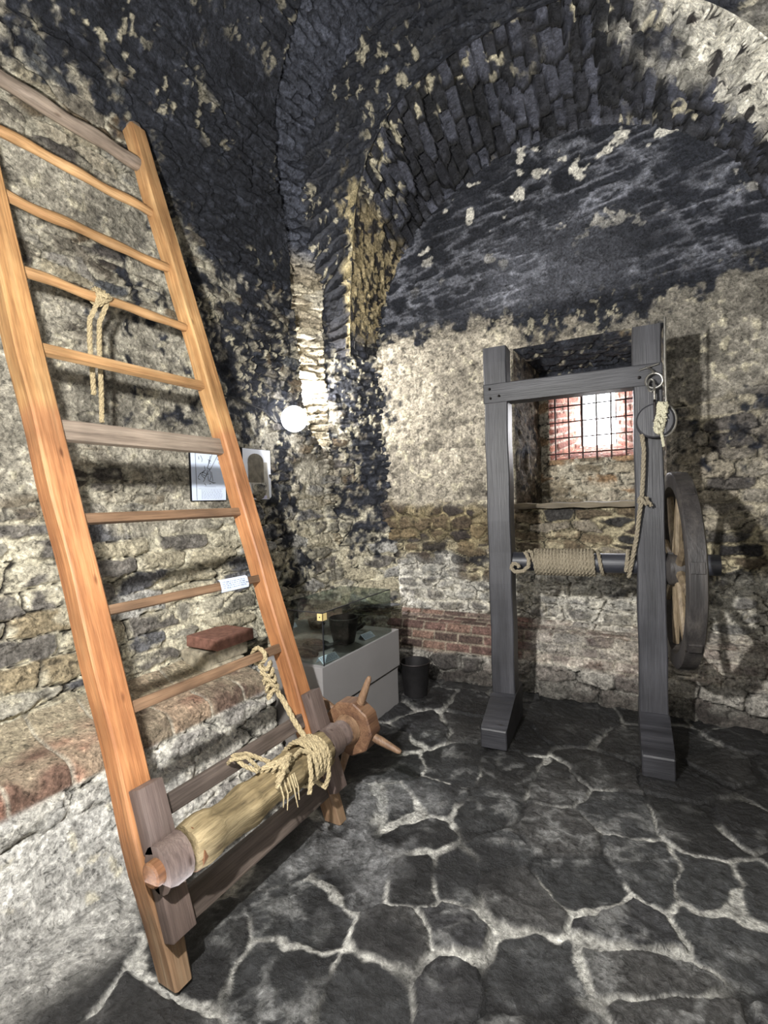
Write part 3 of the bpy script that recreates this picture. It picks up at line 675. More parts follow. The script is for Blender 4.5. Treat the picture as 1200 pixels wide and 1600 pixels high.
# ------------------------------------------------------------------ tall ladder with windlass
LA = .32882; LO = Vector((-1.388, 1.064, 0))
RL = Matrix.Rotation(-LA, 4, 'Y')
def lw(x, y, z): return LO + RL @ Vector((x, y, z))          # ladder frame -> room
ladder = thing('rack_ladder', 'tall orange-brown wooden rack ladder leaning on the left stone wall, with roller at its foot', 'ladder', LO, (0, -LA, 0))
tl = math.tan(LA)
def rail(y0, y1, top, name):
    bm = bmesh.new(); n = 46
    rings = []
    for i in range(n + 1):
        d = top * i / n; k = 1 + .012 * math.sin(i * 1.7 + y0)
        tw = .004 * math.sin(d * 2.3 + y0 * 3)
        xa, xb = -.042 * k, .046 * k; ya, yb = y0 + tw + .003 * math.sin(i * .9), y1 + tw
        if d < .35:
            f = (.35 - d) / .35; ya += (y1 - y0) * .18 * f; yb -= (y1 - y0) * .18 * f
        c = .007
        pts = [(xa + c, ya), (xb - c, ya), (xb, ya + c), (xb, yb - c), (xb - c, yb), (xa + c, yb), (xa, yb - c), (xa, ya + c)]
        zz = lambda x: d + (-x * tl if i == 0 else 0)
        rings.append([bm.verts.new((x, y, zz(x))) for x, y in pts])
    for A, B in zip(rings[:-1], rings[1:]):
        for j in range(8): bm.faces.new((A[j], A[(j + 1) % 8], B[(j + 1) % 8], B[j]))
    bm.faces.new(rings[0][::-1]); bm.faces.new(rings[-1])
    m = MB(); m.merge(bm); return m.build(name, M['rail'], ladder)
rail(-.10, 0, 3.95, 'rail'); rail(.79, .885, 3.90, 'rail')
for yy in (-.05, .838):
    m = MB(); m.tube([(.002, yy, 3.9 if yy > 0 else 3.95), (.002, yy, 3.93 if yy > 0 else 3.98), (.002, yy, 3.95 if yy > 0 else 4.0)], [.047, .043, .02], 10)
    m.build('rail_end', M['rung_grey'], ladder, True)
def rung(d, r, mat, kind='round', w=.03, h=.06, x=0, sag=0, y0=-.02, y1=.81):
    m = MB()
    if kind == 'round':
        n = 26; pts = [(x + .003 * math.sin(i * .7 + d * 9), y0 + (y1 - y0) * i / n, d + .004 * math.sin(i * .45 + d * 5)) for i in range(n + 1)]
        rs = [r * (1 + .08 * math.sin(i * .8 + d * 7)) * (.8 if i in (0, n) else 1) for i in range(n + 1)]
        m.tube(pts, rs, 9)
    else: m.box((x - w / 2, y0, d - h / 2), (x + w / 2, y1, d + h / 2), .006)
    return m.build('rung', M[mat], ladder, kind == 'round', 50)
rung(3.65, .037, 'rung_grey'); rung(3.325, .024, 'rung'); rung(2.97, .024, 'rung'); rung(2.61, .022, 'rung'); rung(2.26, .023, 'rung', 'flat', .036, .042)
rung(1.912, 0, 'rung_grey', 'flat', .03, .085); rung(1.552, 0, 'rung_brown', 'flat', .034, .04); rung(1.198, 0, 'rung_brown', 'flat', .036, .036)
rung(.843, 0, 'rung_brown', 'flat', .042, .042)
m = MB(); m.box((.0, -.01, .455), (.035, .80, .52), .006); m.build('rung', M['bar_dark'], ladder)
m = MB(); m.box((.0, -.01, .12), (.045, .80, .215), .008); m.build('crossbar', M['bar_dark'], ladder)
# bearing blocks on the front of the rails
def bearing(y0, y1):
    m = MB(); m.box((.046, y0, .395), (.105, y1, .60), .006); m.box((.046, y0, .13), (.095, y1, .31), .006)
    bm = bmesh.new(); n = 16; A = []; B = []
    for i in range(n):
        a = 2 * PI * i / n; x = .105 + .062 * math.cos(a); z = .352 + .075 * math.sin(a); x = max(x, .047)
        A.append(bm.verts.new((x, y0, z))); B.append(bm.verts.new((x, y1, z)))
    for i in range(n): bm.faces.new((A[i], A[(i + 1) % n], B[(i + 1) % n], B[i]))
    bm.faces.new(A); bm.faces.new(B[::-1]); m.merge(bm)
    return m.build('bearing_block', M['block'], ladder, True, 30)
bearing(-.085, .005); bearing(.80, .885)
rx, rz = .107, .352
n = 40; rnd = random.Random(5)
m = MB(); m.tube([(rx + .005 * math.sin(i * .3), .02 + .76 * i / n, rz + .005 * math.cos(i * .25)) for i in range(n + 1)],
                 [.072 + .007 * math.sin(i * .55) + .005 * rnd.random() for i in range(n + 1)], 48)
for v in m.bm.verts:
    a = math.atan2(v.co.z - rz, v.co.x - rx); k = 1 + .045 * math.sin(a * 5 + v.co.y * 2) + .04 * math.sin(a * 3 + v.co.y * 6) - .07 * max(0, math.sin(a * 8 + v.co.y * 1.5)) ** 6
    v.co.x = rx + (v.co.x - rx) * k; v.co.z = rz + (v.co.z - rz) * k
roller = m.build('roller', M['log'], ladder, True, 60)
m = MB(); m.tube([(rx, -.115, rz), (rx, -.11, rz), (rx, .02, rz)], [.034, .04, .04], 20); m.build('axle_end', M['endgrain'], roller, True)
m = MB(); m.tube([(rx, .03, rz), (rx, .05, rz)], [.078, .074], 20); m.build('collar', M['endgrain'], roller, True)
m = MB(); m.tube([(rx, .77, rz), (rx, .88, rz), (rx, .90, rz), (rx, 1.0, rz)], [.046, .046, .06, .065], 20); m.build('axle', M['block'], roller, True)
# octagonal hub with hand pegs
m = MB(); pts = []
bm = bmesh.new(); A = []; B = []
hc = (rx, rz)
for i in range(9):
    a = 2 * PI * i / 9 + .3; x = hc[0] + .138 * math.cos(a); z = hc[1] + .138 * math.sin(a)
    A.append(bm.verts.new((x, .99, z))); B.append(bm.verts.new((x, 1.085, z)))
for i in range(9): bm.faces.new((A[i], A[(i + 1) % 9], B[(i + 1) % 9], B[i]))
bm.faces.new(A); bm.faces.new(B[::-1]); bmesh.ops.bevel(bm, geom=list(bm.edges), offset=.006, segments=1, affect='EDGES')
m.merge(bm); hub = m.build('hub', M['hub'], roller)
m = MB(); m.tube([(rx, .92, rz), (rx, .985, rz)], [.055, .075], 18); m.build('hub_neck', M['peg'], hub, True)
for a in (2.35, .85, -.62, -2.2):
    ca, sa = math.cos(a), math.sin(a); m = MB()
    m.tube([(hc[0] + q * ca, 1.038, hc[1] + q * sa) for q in (.12, .16, .22, .27, .285)], [.020, .022, .018, .014, .008], 12)
    m.build('hand_peg', M['peg'], hub, True)
# paper label wrapped on the ninth rung
m = MB(); y0, y1 = .53, .70; prof = [(-.026, 1.172), (.02, 1.168), (.027, 1.180), (.028, 1.218), (.018, 1.226), (-.022, 1.224)]
for (a, b) in zip(prof[:-1], prof[1:]):
    for k in range(6):
        ya = y0 + (y1 - y0) * k / 6; yb = y0 + (y1 - y0) * (k + 1) / 6; w0 = .002 * math.sin(k * 2); w1 = .002 * math.sin(k * 2 + 2)
        m.quad([(a[0] + w0, ya, a[1]), (b[0] + w0, ya, b[1]), (b[0] + w1, yb, b[1]), (a[0] + w1, yb, a[1])])
lab = m.build('paper_label', M['bluepaper'], ladder); lab['label'] = 'white paper note wrapped around the rung'
m = MB(); rnd = random.Random(2)
for r_ in range(4):
    y = y0 + .008
    while y < y1 - .02:
        w = rnd.uniform(.006, .02); z = 1.209 - r_ * .009
        m.quad([(.0315, y, z), (.0315, y + w, z), (.0315, y + w, z + .003), (.0315, y, z + .003)]); y += w + .004
m.build('writing', M['inkpale'], lab)

def loop(c, ax, rad, turns, R, spread=0, seed=0, start=0, end=None, squash=1.0):
    """coils around an axis ('y' or 'x'); returns points"""
    rn = random.Random(seed); P = []; N_ = int(turns * 18)
    for i in range(N_ + 1):
        a = start + 2 * PI * i / 18; o = spread * (i / max(1, N_) - .5); k = rad + .003 * math.sin(i * .9 + seed)
        if ax == 'y': P.append((c[0] + k * math.cos(a), c[1] + o, c[2] + k * math.sin(a) * squash))
        else: P.append((c[0] + o, c[1] + k * math.cos(a), c[2] + k * math.sin(a) * squash))
    return P
# rope tied to the fourth rung from the top
def W(pts): return [tuple(lw(*p)) for p in pts]
m = MB(); y = .315; z = 2.61
m.rope(W(loop((0, y, z), 'y', .032, 2.2, .01, .035, 1)), .0105)
k0 = lw(-.035, y, z)
m.rope([tuple(k0 + Vector(q)) for q in [(.06, -.01, .03), (.05, -.01, -.02), (.0, -.02, -.09), (-.005, -.022, -.2), (.0, -.018, -.32), (.005, -.02, -.43)]], .0115)
m.rope([tuple(k0 + Vector(q)) for q in [(.06, .03, .03), (.05, .03, -.02), (.0, .025, -.09), (-.002, .02, -.2), (.0, .02, -.36), (-.004, .018, -.55)]], .0115)
m.rope(W([(.045, y - .03, z - .015), (.06, y, z - .035), (.045, y + .035, z - .02), (.03, y, z - .045), (.045, y - .03, z - .02)]), .010)
tag(m.build('hemp_rope', M['rope'], None, True), 'short hemp rope with two ends knotted to a high orange rung', 'rope')
# rope from the ninth rung to the roller, wound round the log
m = MB(); y = .66; z = .843
m.rope(W(loop((0, y, z), 'y', .036, 1.3, .01, .02, 2, 1.2)), .011)
for q in range(5):
    rn = random.Random(q)
    m.rope(W([(.04 + .018 * math.cos(a + q), y - .015 + .03 * math.sin(a * 1.0 + q), z - .055 - q * .03 + .014 * math.sin(a * 2 + q)) for a in np.linspace(0, 6.3, 14)]), .0105)
m.rope(W([(.045, y - .01, z - .15), (.06, y + .01, z - .22), (.09, y + .01, z - .32), (.125, y + .01, z - .40), (.135, y - .02, z - .455)]), .013)
tag(m.build('hemp_rope', M['rope'], None, True), 'hemp rope knotted to the lower rung beside the grey case, hanging down to the roller', 'rope')
m = MB()
for q, (yy, tn) in enumerate([(.70, 4), (.665, 3), (.625, 2)]):
    m.rope(W(loop((rx, yy, rz), 'y', .083 + .004 * q, tn, .01, .05, q + 3, q)), .0105)
m.rope(W([(rx + .085, .70, rz - .02), (rx + .075, .685, rz - .09), (rx + .05, .67, rz - .13), (rx + .01, .67, rz - .10)]), .0105)
m.rope(W([(rx + .08, .60, rz + .04), (rx + .10, .56, rz - .03), (rx + .09, .53, rz - .09)]), .0105)
m.rope(W([(rx + .09, .64, rz + .02), (rx + .06, .58, rz + .07), (rx + .07, .5, rz + .06), (rx + .08, .44, rz + .05)]), .0105)
# frayed knot
for q in range(5):
    m.rope(W([(rx + .045 + .05 * math.cos(a), .42 + q * .014 + .03 * math.sin(a * 2 + q), rz + .045 + .045 * math.sin(a + q * .6)) for a in np.linspace(0, 6.3, 16)]), .0095)
m.rope(W([(rx + .03, .36, rz + .09), (rx + .0, .33, rz + .13), (rx - .06, .34, rz + .17), (rx - .05, .40, rz + .15), (rx + .02, .44, rz + .09)]), .009)
m.rope(W([(rx + .02, .38, rz + .09), (rx + .01, .345, rz + .155), (rx - .04, .31, rz + .165), (rx - .075, .32, rz + .15)]), .008)
for q in range(6):
    y = .40 + .018 * q + .01 * math.sin(q * 7); m.tube(W([(rx + .085, y, rz + .02), (rx + .095, y - .008, rz - .03), (rx + .085 + .008 * math.sin(q * 3), y - .015 + .01 * math.sin(q * 5), rz - .065 - .035 * math.sin(q * 2.6))]), [.004, .0035, .002], 5)
tag(m.build('hemp_rope', M['rope'], None, True), 'frayed hemp rope coiled and knotted around the pale log roller', 'rope')

# ------------------------------------------------------------------ hoisting frame
FA = .07256; FO = Vector((-1.01, 3.181, 0))
RF = Matrix.Rotation(FA, 4, 'Z')
frame = thing('hoist_frame', 'charcoal wooden hoisting frame of two posts with drum and large wheel before the barred window', 'torture rack', FO, (0, 0, FA))
def post(x, top, w=.148, d=.15, prot=.31):
    m = MB()
    bm = bmesh.new(); rings = []; n = 24
    for i in range(n + 1):
        z = .02 + (top - .02) * i / n; j = .002 * math.sin(i * 1.3 + x); c = .006
        x0, x1, y0, y1 = x + j, x + w + j, 0 + j, d
        rings.append([bm.verts.new((a, b, z)) for a, b in [(x0 + c, y0), (x1 - c, y0), (x1, y0 + c), (x1, y1 - c), (x1 - c, y1), (x0 + c, y1), (x0, y1 - c), (x0, y0 + c)]])
    for A, B in zip(rings[:-1], rings[1:]):
        for j in range(8): bm.faces.new((A[j], A[(j + 1) % 8], B[(j + 1) % 8], B[j]))
    bm.faces.new(rings[0][::-1]); bm.faces.new(rings[-1]); m.merge(bm)
    p = m.build('post', M['post'], frame)
    m = MB(); e = .004
    bm = bmesh.new()
    prof = [(-prot, -.005), (-prot, .11), (-prot + .03, .125), (-.03, .21), (0, .225), (d + .10, .225), (d + .10, -.005)]
    A = [bm.verts.new((x - e, y, z)) for y, z in prof]; B = [bm.verts.new((x + w + e, y, z)) for y, z in prof]; k = len(prof)
    for i in range(k): bm.faces.new((A[i], A[(i + 1) % k], B[(i + 1) % k], B[i]))
    bm.faces.new(A); bm.faces.new(B[::-1]); bmesh.ops.bevel(bm, geom=list(bm.edges), offset=.006, segments=1, affect='EDGES'); m.merge(bm)
    m.build('foot', M['beam'], frame)
    return p
pL = post(0, 2.47); pR = post(.868, 2.455)
m = MB(); m.box((-.004, -.006, 2.112), (.868 + .152, .12, 2.235), .006); bmn = m.build('crossbeam', M['beam'], frame)
for (x, z) in ((.04, 2.20), (.10, 2.15), (.045, 2.14), (.90, 2.16), (.955, 2.205)):
    m = MB(); m.tube([(x, -.004, z), (x, -.022, z), (x + .004, -.026, z)], [.008, .008, .004], 8); m.build('peg', M['iron'], frame, True)
m = MB(); m.tube([(.02, .075, 1.08), (1.24, .075, 1.08)], .060, 28); drum = m.build('drum', M['drum'], frame, True, 40)
m = MB(); m.tube([(1.165, .075, 1.08), (1.285, .075, 1.08)], [.062, .060], 22); m.build('axle_end', M['drum'], drum, True, 40)
# wheel, leaning slightly out of true
wroot = MB(); WC = Vector((1.083, .075, 1.055)); yaw = math.radians(3.2)
def wm(a, r, x):
    v = Vector((x, r * math.cos(a), r * math.sin(a))); v.rotate(Matrix.Rotation(yaw, 3, 'Z')); return WC + v
nseg = 72; rings = []
for i in range(nseg):
    a = 2 * PI * i / nseg
    rings.append([wroot.bm.verts.new(wm(a, r, x)) for r, x in ((.475, -.04), (.545, -.045), (.557, -.038), (.557, .038), (.545, .045), (.475, .04))])
for i in range(nseg):
    A = rings[i]; B = rings[(i + 1) % nseg]
    for j in range(6): wroot.bm.faces.new((A[j], A[(j + 1) % 6], B[(j + 1) % 6], B[j]))
wheel = wroot.build('wheel', M['wheel'], frame, True, 40)
m = MB(); m.tube([wm(0, 0, -.07), wm(0, 0, -.05), wm(0, 0, .05), wm(0, 0, .07)], [.075, .095, .095, .075], 22); m.build('hub', M['wheel'], wheel, True, 40)
for i in range(8):
    a = 2 * PI * i / 8 + .25; m = MB()
    m.tube([wm(a, .08, 0), wm(a, .28, -.005), wm(a, .48, 0)], [.026, .022, .018], 8); m.build('spoke', M['spoke'], wheel, True)
for i in range(8):
    a = 2 * PI * (i + .5) / 8 + .25; m = MB()
    P_ = [wm(a - .05, .565, -.03), wm(a + .05, .565, -.03), wm(a + .05, .565, .03), wm(a - .05, .565, .03)]; Q_ = [wm(a - .05, .55, -.03), wm(a + .05, .55, -.03), wm(a + .05, .55, .03), wm(a - .05, .55, .03)]
    m.hexa([Q_[0], Q_[1], Q_[2], Q_[3], P_[0], P_[1], P_[2], P_[3]], .002); m.build('rim_plate', M['wheel'], wheel)
def FW(pts): return [tuple(FO + RF @ Vector(p)) for p in pts]
# pulley, hooks and rod on the right post
pul = thing('pulley', 'dark round pulley hung by iron rings on the upper right post of the charcoal frame', 'pulley', FO, (0, 0, FA))
m = MB(); pc = (.972, -.045, 1.90)
m.lathe([(.02, -.028), (.088, -.028), (.096, -.022), (.085, -.004), (.085, .004), (.096, .020), (.088, .028), (.02, .028)], pc, 'y', 36); m.build('sheave', M['post'], pul, True, 30)
m = MB(); m.tube([(.972, -.055, 2.02), (.972, -.08, 2.0), (.972, -.083, 1.9), (.972, -.05, 1.89)], .007, 8); m.tube([(.972, -.09, 1.9), (.972, -.0, 1.9)], .013, 12); m.build('bracket', M['iron'], pul, True)
def ringpts(c, r, n=22, sx=1, ax='y', t=0):
    return [(c[0] + r * sx * math.cos(2 * PI * i / n), c[1] + t * math.sin(2 * PI * i / n), c[2] + r * math.sin(2 * PI * i / n)) for i in range(n)]
m = MB(); m.tube(ringpts((.972, -.055, 2.125), .042), .0065, 8, closed=True); m.build('ring', M['steel'], pul, True)
m = MB(); m.tube(ringpts((.957, -.058, 2.10), .036, sx=.45, t=.012), .006, 8, closed=True); m.build('link', M['steel'], pul, True)
m = MB(); m.tube([(.935, -.004, 2.215), (.96, -.05, 2.19), (.975, -.06, 2.165)], .006, 8); m.tube([(.90, -.02, 2.20), (1.0, -.02, 2.225)], .005, 8); m.build('hook', M['steel'], pul, True)
m = MB(); m.tube([(.972, -.06, 2.085), (.973, -.062, 2.02), (.972, -.055, 2.0)], .006, 8); m.build('shackle', M['steel'], pul, True)
m = MB(); m.tube([(1.032, -.045, 2.47), (1.028, -.046, 2.24), (1.03, -.05, 1.98)], .0065, 8)
m.tube([(1.02 + .055 * math.cos(a), -.05, 1.90 + .085 * math.sin(a)) for a in np.linspace(1.2, -2.4, 20)], .007, 8)
tag(m.build('iron_rod', M['steel'], None, True), 'thin bright iron rod with curled hook beside the upper right post', 'rod').location = FO
bpy.data.objects['iron_rod'].rotation_euler = (0, 0, FA)
m = MB()
for q in range(6):
    m.rope(FW([(1.008 + .020 * math.cos(a + q) - .004 * q, -.09 + .016 * math.sin(a), 1.975 - q * .026 + .016 * math.sin(2 * a + q)) for a in np.linspace(0, 6.3, 14)]), .0115)
m.rope(FW([(1.0, -.085, 1.83), (1.008, -.07, 1.78), (1.012, -.06, 1.755)]), .008)
tag(m.build('knotted_cord', M['rope_pale'], None, True), 'pale cream cord knotted in a lump beside the dark pulley', 'rope')
m = MB()
m.rope(FW([(.905, -.06, 1.83), (.915, -.05, 1.74), (.908, -.045, 1.6), (.898, -.045, 1.46), (.882, -.04, 1.36), (.868, -.03, 1.24), (.845, -.02, 1.12), (.825, .02, 1.01), (.83, .08, 1.0), (.835, .14, 1.06), (.83, .12, 1.14), (.825, .05, 1.16), (.82, .0, 1.12), (.81, .0, 1.04)]), .0125)
m.rope(FW([(.905 + .022 * math.cos(a), -.052 + .02 * math.sin(a), 1.455 + .02 * math.sin(2 * a) ) for a in np.linspace(0, 6.3, 14)]), .011)
m.rope(FW([(.92, -.06, 1.45), (.94, -.06, 1.44), (.945, -.05, 1.425)]), .011)
tag(m.build('hanging_rope', M['rope_grey'], None, True), 'grey rope running down from the pulley to the drum with one small knot', 'rope')
m = MB()
tn = 18; P_ = []
for i in range(tn * 16 + 1):
    a = 2 * PI * i / 16; P_.append((.285 + .355 * i / (tn * 16), .075 + .076 * math.cos(a), 1.08 + .076 * math.sin(a)))
m.rope(FW(P_), .0128, n=5)
P_ = [(.64 + .055 * i / 16 * 1.2, .075 + .073 * math.cos(2 * PI * i / 16), 1.08 + .073 * math.sin(2 * PI * i / 16)) for i in range(20)]
m.rope(FW(P_), .0115)
m.rope(FW([(.285, .0, 1.09), (.275, -.01, 1.15), (.255, -.015, 1.16)]), .012)
m.rope(FW([(.235, .0, 1.15), (.262, -.03, 1.11), (.262, -.05, 1.065), (.23, -.06, 1.035), (.18, -.06, 1.03), (.155, -.05, 1.05), (.165, -.045, 1.08), (.195, -.045, 1.075), (.205, -.05, 1.055)]), .013)
tag(m.build('coiled_rope', M['rope_grey'], None, True), 'grey hemp rope wound in tight coils around the drum between the posts', 'rope')

# ------------------------------------------------------------------ window grille and sill board
g = MB()
x0, x1, z0, z1 = WX0 + .005, WX1 - .005, WZ0 - .01, WZ1 + .01
gr = struct(bpy.data.objects.new('window_1', None)); C.objects.link(gr); gr.location = (0, 0, 0)
for i in range(7):
    x = x0 + .05 + (x1 - x0 - .1) * i / 6; m = MB(); m.bar((x, by - .01, z0), (x + .004, by - .01, z1), .013, .013, .002, (0, 1, 0)); m.build('window_bar', M['rust'], gr)
for i in range(5):
    z = z0 + .07 + (z1 - z0 - .12) * i / 4; m = MB(); m.bar((x0 - .02, by - .022, z), (x1 + .02, by - .022, z + .006), .011, .011, .002); m.build('window_bar', M['rust'], gr)
m = MB(); pts = []
bm = bmesh.new(); n = 30; A = []
for i in range(n + 1):
    x = -1.06 + 1.07 * i / n; w = .004 * math.sin(i * .9)
    A.append([bm.verts.new((x, y, z)) for y, z in ((4.035 + w, 1.405 - w), (4.03 + w, 1.442 + w), (4.16, 1.446 + w), (4.16, 1.40))])
for a, b_ in zip(A[:-1], A[1:]):
    for j in range(4): bm.faces.new((a[j], a[(j + 1) % 4], b_[(j + 1) % 4], b_[j]))
bm.faces.new(A[0]); bm.faces.new(A[-1]); m.merge(bm)
tag(m.build('sill_board', M['sill']), 'weathered wooden board forming the front edge of the window niche', 'board')

# ------------------------------------------------------------------ display case
case = thing('display_case', 'low grey display case with glass cover standing in the left corner', 'display case', (-1.96, 2.78, 0))
cx0, cx1, cy0, cy1 = -2.20 + 1.96, -1.73 + 1.96, 2.30 - 2.78, 3.25 - 2.78
m = MB(); m.box((cx0 + .012, cy0 + .012, 0), (cx1 - .012, cy1 - .012, .268), .004); m.build('plinth', M['case'], case)
m = MB(); m.box((cx0 + .03, cy0 + .03, .268), (cx1 - .03, cy1 - .03, .284), 0); m.build('shadow_gap', M['gap'], case)
m = MB(); m.box((cx0, cy0, .284), (cx1, cy1, .552), .004); m.build('cabinet_box', M['case'], case)
m = MB(); m.box((cx0 + .03, cy0 - .006, .03), (cx1 - .17, cy0 + .001, .50), .001); m.build('end_panel', M['casedark'], case)
gy0, gy1, gx0, gx1, gz0, gz1 = cy0 + .035, cy1 - .09, cx0 + .03, cx1 - .012, .553, .862
gl_ = [((gx0, gy0), (gx1, gy0)), ((gx1, gy0), (gx1, gy1)), ((gx1, gy1), (gx0, gy1)), ((gx0, gy1), (gx0, gy0))]
cover = bpy.data.objects.new('glass_cover', None); C.objects.link(cover); cover.parent = case
for (a, b_) in gl_:
    m = MB(); m.quad([(a[0], a[1], gz0), (b_[0], b_[1], gz0), (b_[0], b_[1], gz1), (a[0], a[1], gz1)]); m.build('glass_pane', M['glass'], cover)
m = MB(); m.quad([(gx0, gy0, gz1), (gx1, gy0, gz1), (gx1, gy1, gz1), (gx0, gy1, gz1)]); m.build('glass_pane', M['glass'], cover)
for (a, b_, w) in (((gx1, gy0, gz0), (gx1, gy0, gz1), .006), ((gx1, gy0, gz1), (gx1, gy1, gz1), .005), ((gx0, gy0, gz1), (gx1, gy0, gz1), .005)):
    m = MB(); m.bar(a, b_, w, w); m.build('glass_edge', M['edge'], cover)
m = MB(); m.box((gx1 - .035, gy0 - .006, gz1 - .045), (gx1 + .006, gy0 + .0, gz1 - .004), .001); m.box((gx1, gy0 - .006, gz1 - .045), (gx1 + .006, gy0 + .035, gz1 - .004), .001)
m.build('corner_clip', M['brass'], cover)
m = MB(); m.tube([(gx1 - .015, gy0 - .009, gz1 - .024), (gx1 - .015, gy0 - .006, gz1 - .024)], .004, 8); m.build('screw', M['edge'], cover)
def placard(x, y, rz, w, h, label):
    p = thing('placard', label, 'sign', (x, y, .552), (0, 0, rz))
    m = MB(); m.quad([(-h / 2 + .03, -w / 2, .001), (-h / 2 + .03, w / 2, .001), (-h / 2 - .01, w / 2, .034), (-h / 2 - .01, -w / 2, .034)])
    m.quad([(-h / 2 - .01, -w / 2, .034), (-h / 2 - .01, w / 2, .034), (-h / 2 - .03, w / 2, .001), (-h / 2 - .03, -w / 2, .001)])
    m.build('card', M['bluepaper'], p)
    m = MB(); rn = random.Random(w)
    for r_ in range(4):
        y = -w / 2 + .008
        while y < w / 2 - .02:
            ww = rn.uniform(.006, .018); f0 = .16 + r_ * .2; f1 = f0 + .08
            q = lambda f, yy: (-h / 2 + .03 - .04 * f + .0012, yy, .001 + .033 * f + .0012)
            m.quad([q(f0, y), q(f0, y + ww), q(f1, y + ww), q(f1, y)]); y += ww + .004
    m.build('writing', M['inkpale'], p)
placard(-1.755, 2.43, -.12, .15, .06, 'white printed card at the near corner inside the glass case')
placard(-1.80, 2.95, -.1, .12, .05, 'small white printed card at the far side inside the glass case')
# blackened irons in the case
mask = MB()
mask.lathe([(.05, 0), (.072, .01), (.085, .07), (.095, .13), (.10, .175), (.092, .178), (.08, .13), (.07, .03), (.02, .02)], (-1.90, 2.78, .552), 'z', 22)
tag(mask.build('iron_pot', M['blackmetal'], None, True), 'black flared iron vessel standing in the glass case behind the near card', 'vessel')
m = MB()
m.tube([(-2.0 + .075 * math.cos(a), 2.60 + .075 * math.sin(a), .572) for a in [2 * PI * i / 24 for i in range(24)]], .018, 8, closed=True)
m.tube([(-1.93, 2.60, .575), (-1.88, 2.63, .585), (-1.85, 2.66, .60)], .014, 8); m.ball((-2.0, 2.6, .59), .05, (1.2, 1, .5), 2, .1)
tag(m.build('iron_shackle', M['blackmetal'], None, True), 'black ring-shaped iron shackle lying in the glass case', 'shackle')
m = MB(); m.tube([(-2.10, 2.42, .575), (-2.02, 2.44, .58), (-1.94, 2.45, .578), (-1.88, 2.45, .572)], [.02, .03, .028, .018], 10)
tag(m.build('iron_bar', M['blackmetal'], None, True), 'short thick black iron bar at the near end of the glass case', 'bar')
m = MB(); m.tube([(-1.98, 3.02, .565), (-1.93, 3.06, .60), (-1.95, 3.12, .60), (-2.03, 3.12, .57)], .014, 8); m.ball((-2.03, 3.03, .585), .045, (1, 1.3, .7), 2, .2)
tag(m.build('iron_clamp', M['blackmetal'], None, True), 'small black iron clamp at the far end of the glass case', 'clamp')
# dark bucket behind the case
bk = thing('bucket', 'dark metal bucket on the floor between the grey case and the back wall', 'bucket', (-1.70, 3.44, 0))
m = MB(); m.lathe([(.085, .0), (.09, .005), (.115, .25), (.12, .26), (.112, .258), (.085, .02), (.01, .015)], (0, 0, 0), 'z', 28); m.build('pail', M['blackmetal'], bk, True)
m = MB(); m.tube([(0 + .119 * math.cos(a), .119 * math.sin(a), .258) for a in [2 * PI * i / 30 for i in range(30)]], .005, 6, closed=True); m.build('rim', M['iron'], bk, True)
m = MB(); m.tube([(.12 * math.cos(a), .06, .245 - .0 + .08 * math.sin(a) * -1 + .0) for a in np.linspace(0, PI, 14)], .004, 6); m.build('handle', M['iron'], bk, True)

# ------------------------------------------------------------------ pictures on the left wall
def picture(y0, y1, z0, z1, label, tilt=0):
    p = thing('picture', label, 'picture', (-2.70, (y0 + y1) / 2, (z0 + z1) / 2), (tilt, 0, 0)); w = y1 - y0; h = z1 - z0
    m = MB(); m.box((-.012, -w / 2 - .004, -h / 2 - .004), (0, w / 2 + .004, h / 2 + .004), .001); m.build('frame', M['edge'], p)
    return p, w, h
def pl_(m, y0, y1, z0, z1, x=.004): m.quad([(x, y0, z0), (x, y1, z0), (x, y1, z1), (x, y0, z1)])
def stroke(m, pts, w=.0022, x=.0052):
    for (a, b_) in zip(pts[:-1], pts[1:]):
        d = Vector((b_[0] - a[0], b_[1] - a[1])); L_ = d.length or 1; nx_, ny_ = -d.y / L_ * w / 2, d.x / L_ * w / 2
        m.quad([(x, a[0] - nx_, a[1] - ny_), (x, b_[0] - nx_, b_[1] - ny_), (x, b_[0] + nx_, b_[1] + ny_), (x, a[0] + nx_, a[1] + ny_)])
p, w, h = picture(2.245, 2.535, 1.545, 1.90, 'framed pen drawing sheet hanging left of the ladder rail on the stone wall')
m = MB(); pl_(m, -w / 2, w / 2, -h / 2, h / 2); m.build('sheet', M['bluepaper'], p)
S_ = lambda a, b_: (-w / 2 + w * (a - 90) / 415, h / 2 - h * (b_ - 85) / 655)
m = MB()
for st in ([(143, 90), (145, 735)], [(350, 150), (280, 340)], [(425, 150), (320, 350)], [(310, 240), (280, 340), (320, 350)], [(245, 310), (255, 370), (190, 410), (165, 460)], [(190, 410), (260, 440), (310, 350)],
           [(205, 430), (250, 470), (225, 510)], [(310, 360), (325, 440), (300, 500), (350, 520)], [(240, 370), (215, 410)], [(280, 360), (270, 430), (240, 470)], [(330, 380), (345, 500)], [(285, 430), (290, 500)],
           [(240, 530), (260, 560)], [(300, 535), (320, 530)], [(340, 525), (375, 520)], [(180, 200), (185, 235)], [(205, 185), (225, 235), (215, 265)], [(410, 210), (425, 230)], [(425, 255), (430, 280)], [(165, 470), (190, 485)], [(215, 395), (250, 400), (270, 420), (300, 410)], [(325, 180), (300, 260), (320, 280)], [(290, 230), (330, 250)]):
    stroke(m, [S_(*q) for q in st], .0035)
m.build('drawing', M['ink'], p)
m = MB(); stroke(m, [S_(165, 597), S_(470, 597)], .002); stroke(m, [S_(240, 570), S_(380, 572)], .002); rn = random.Random(4)
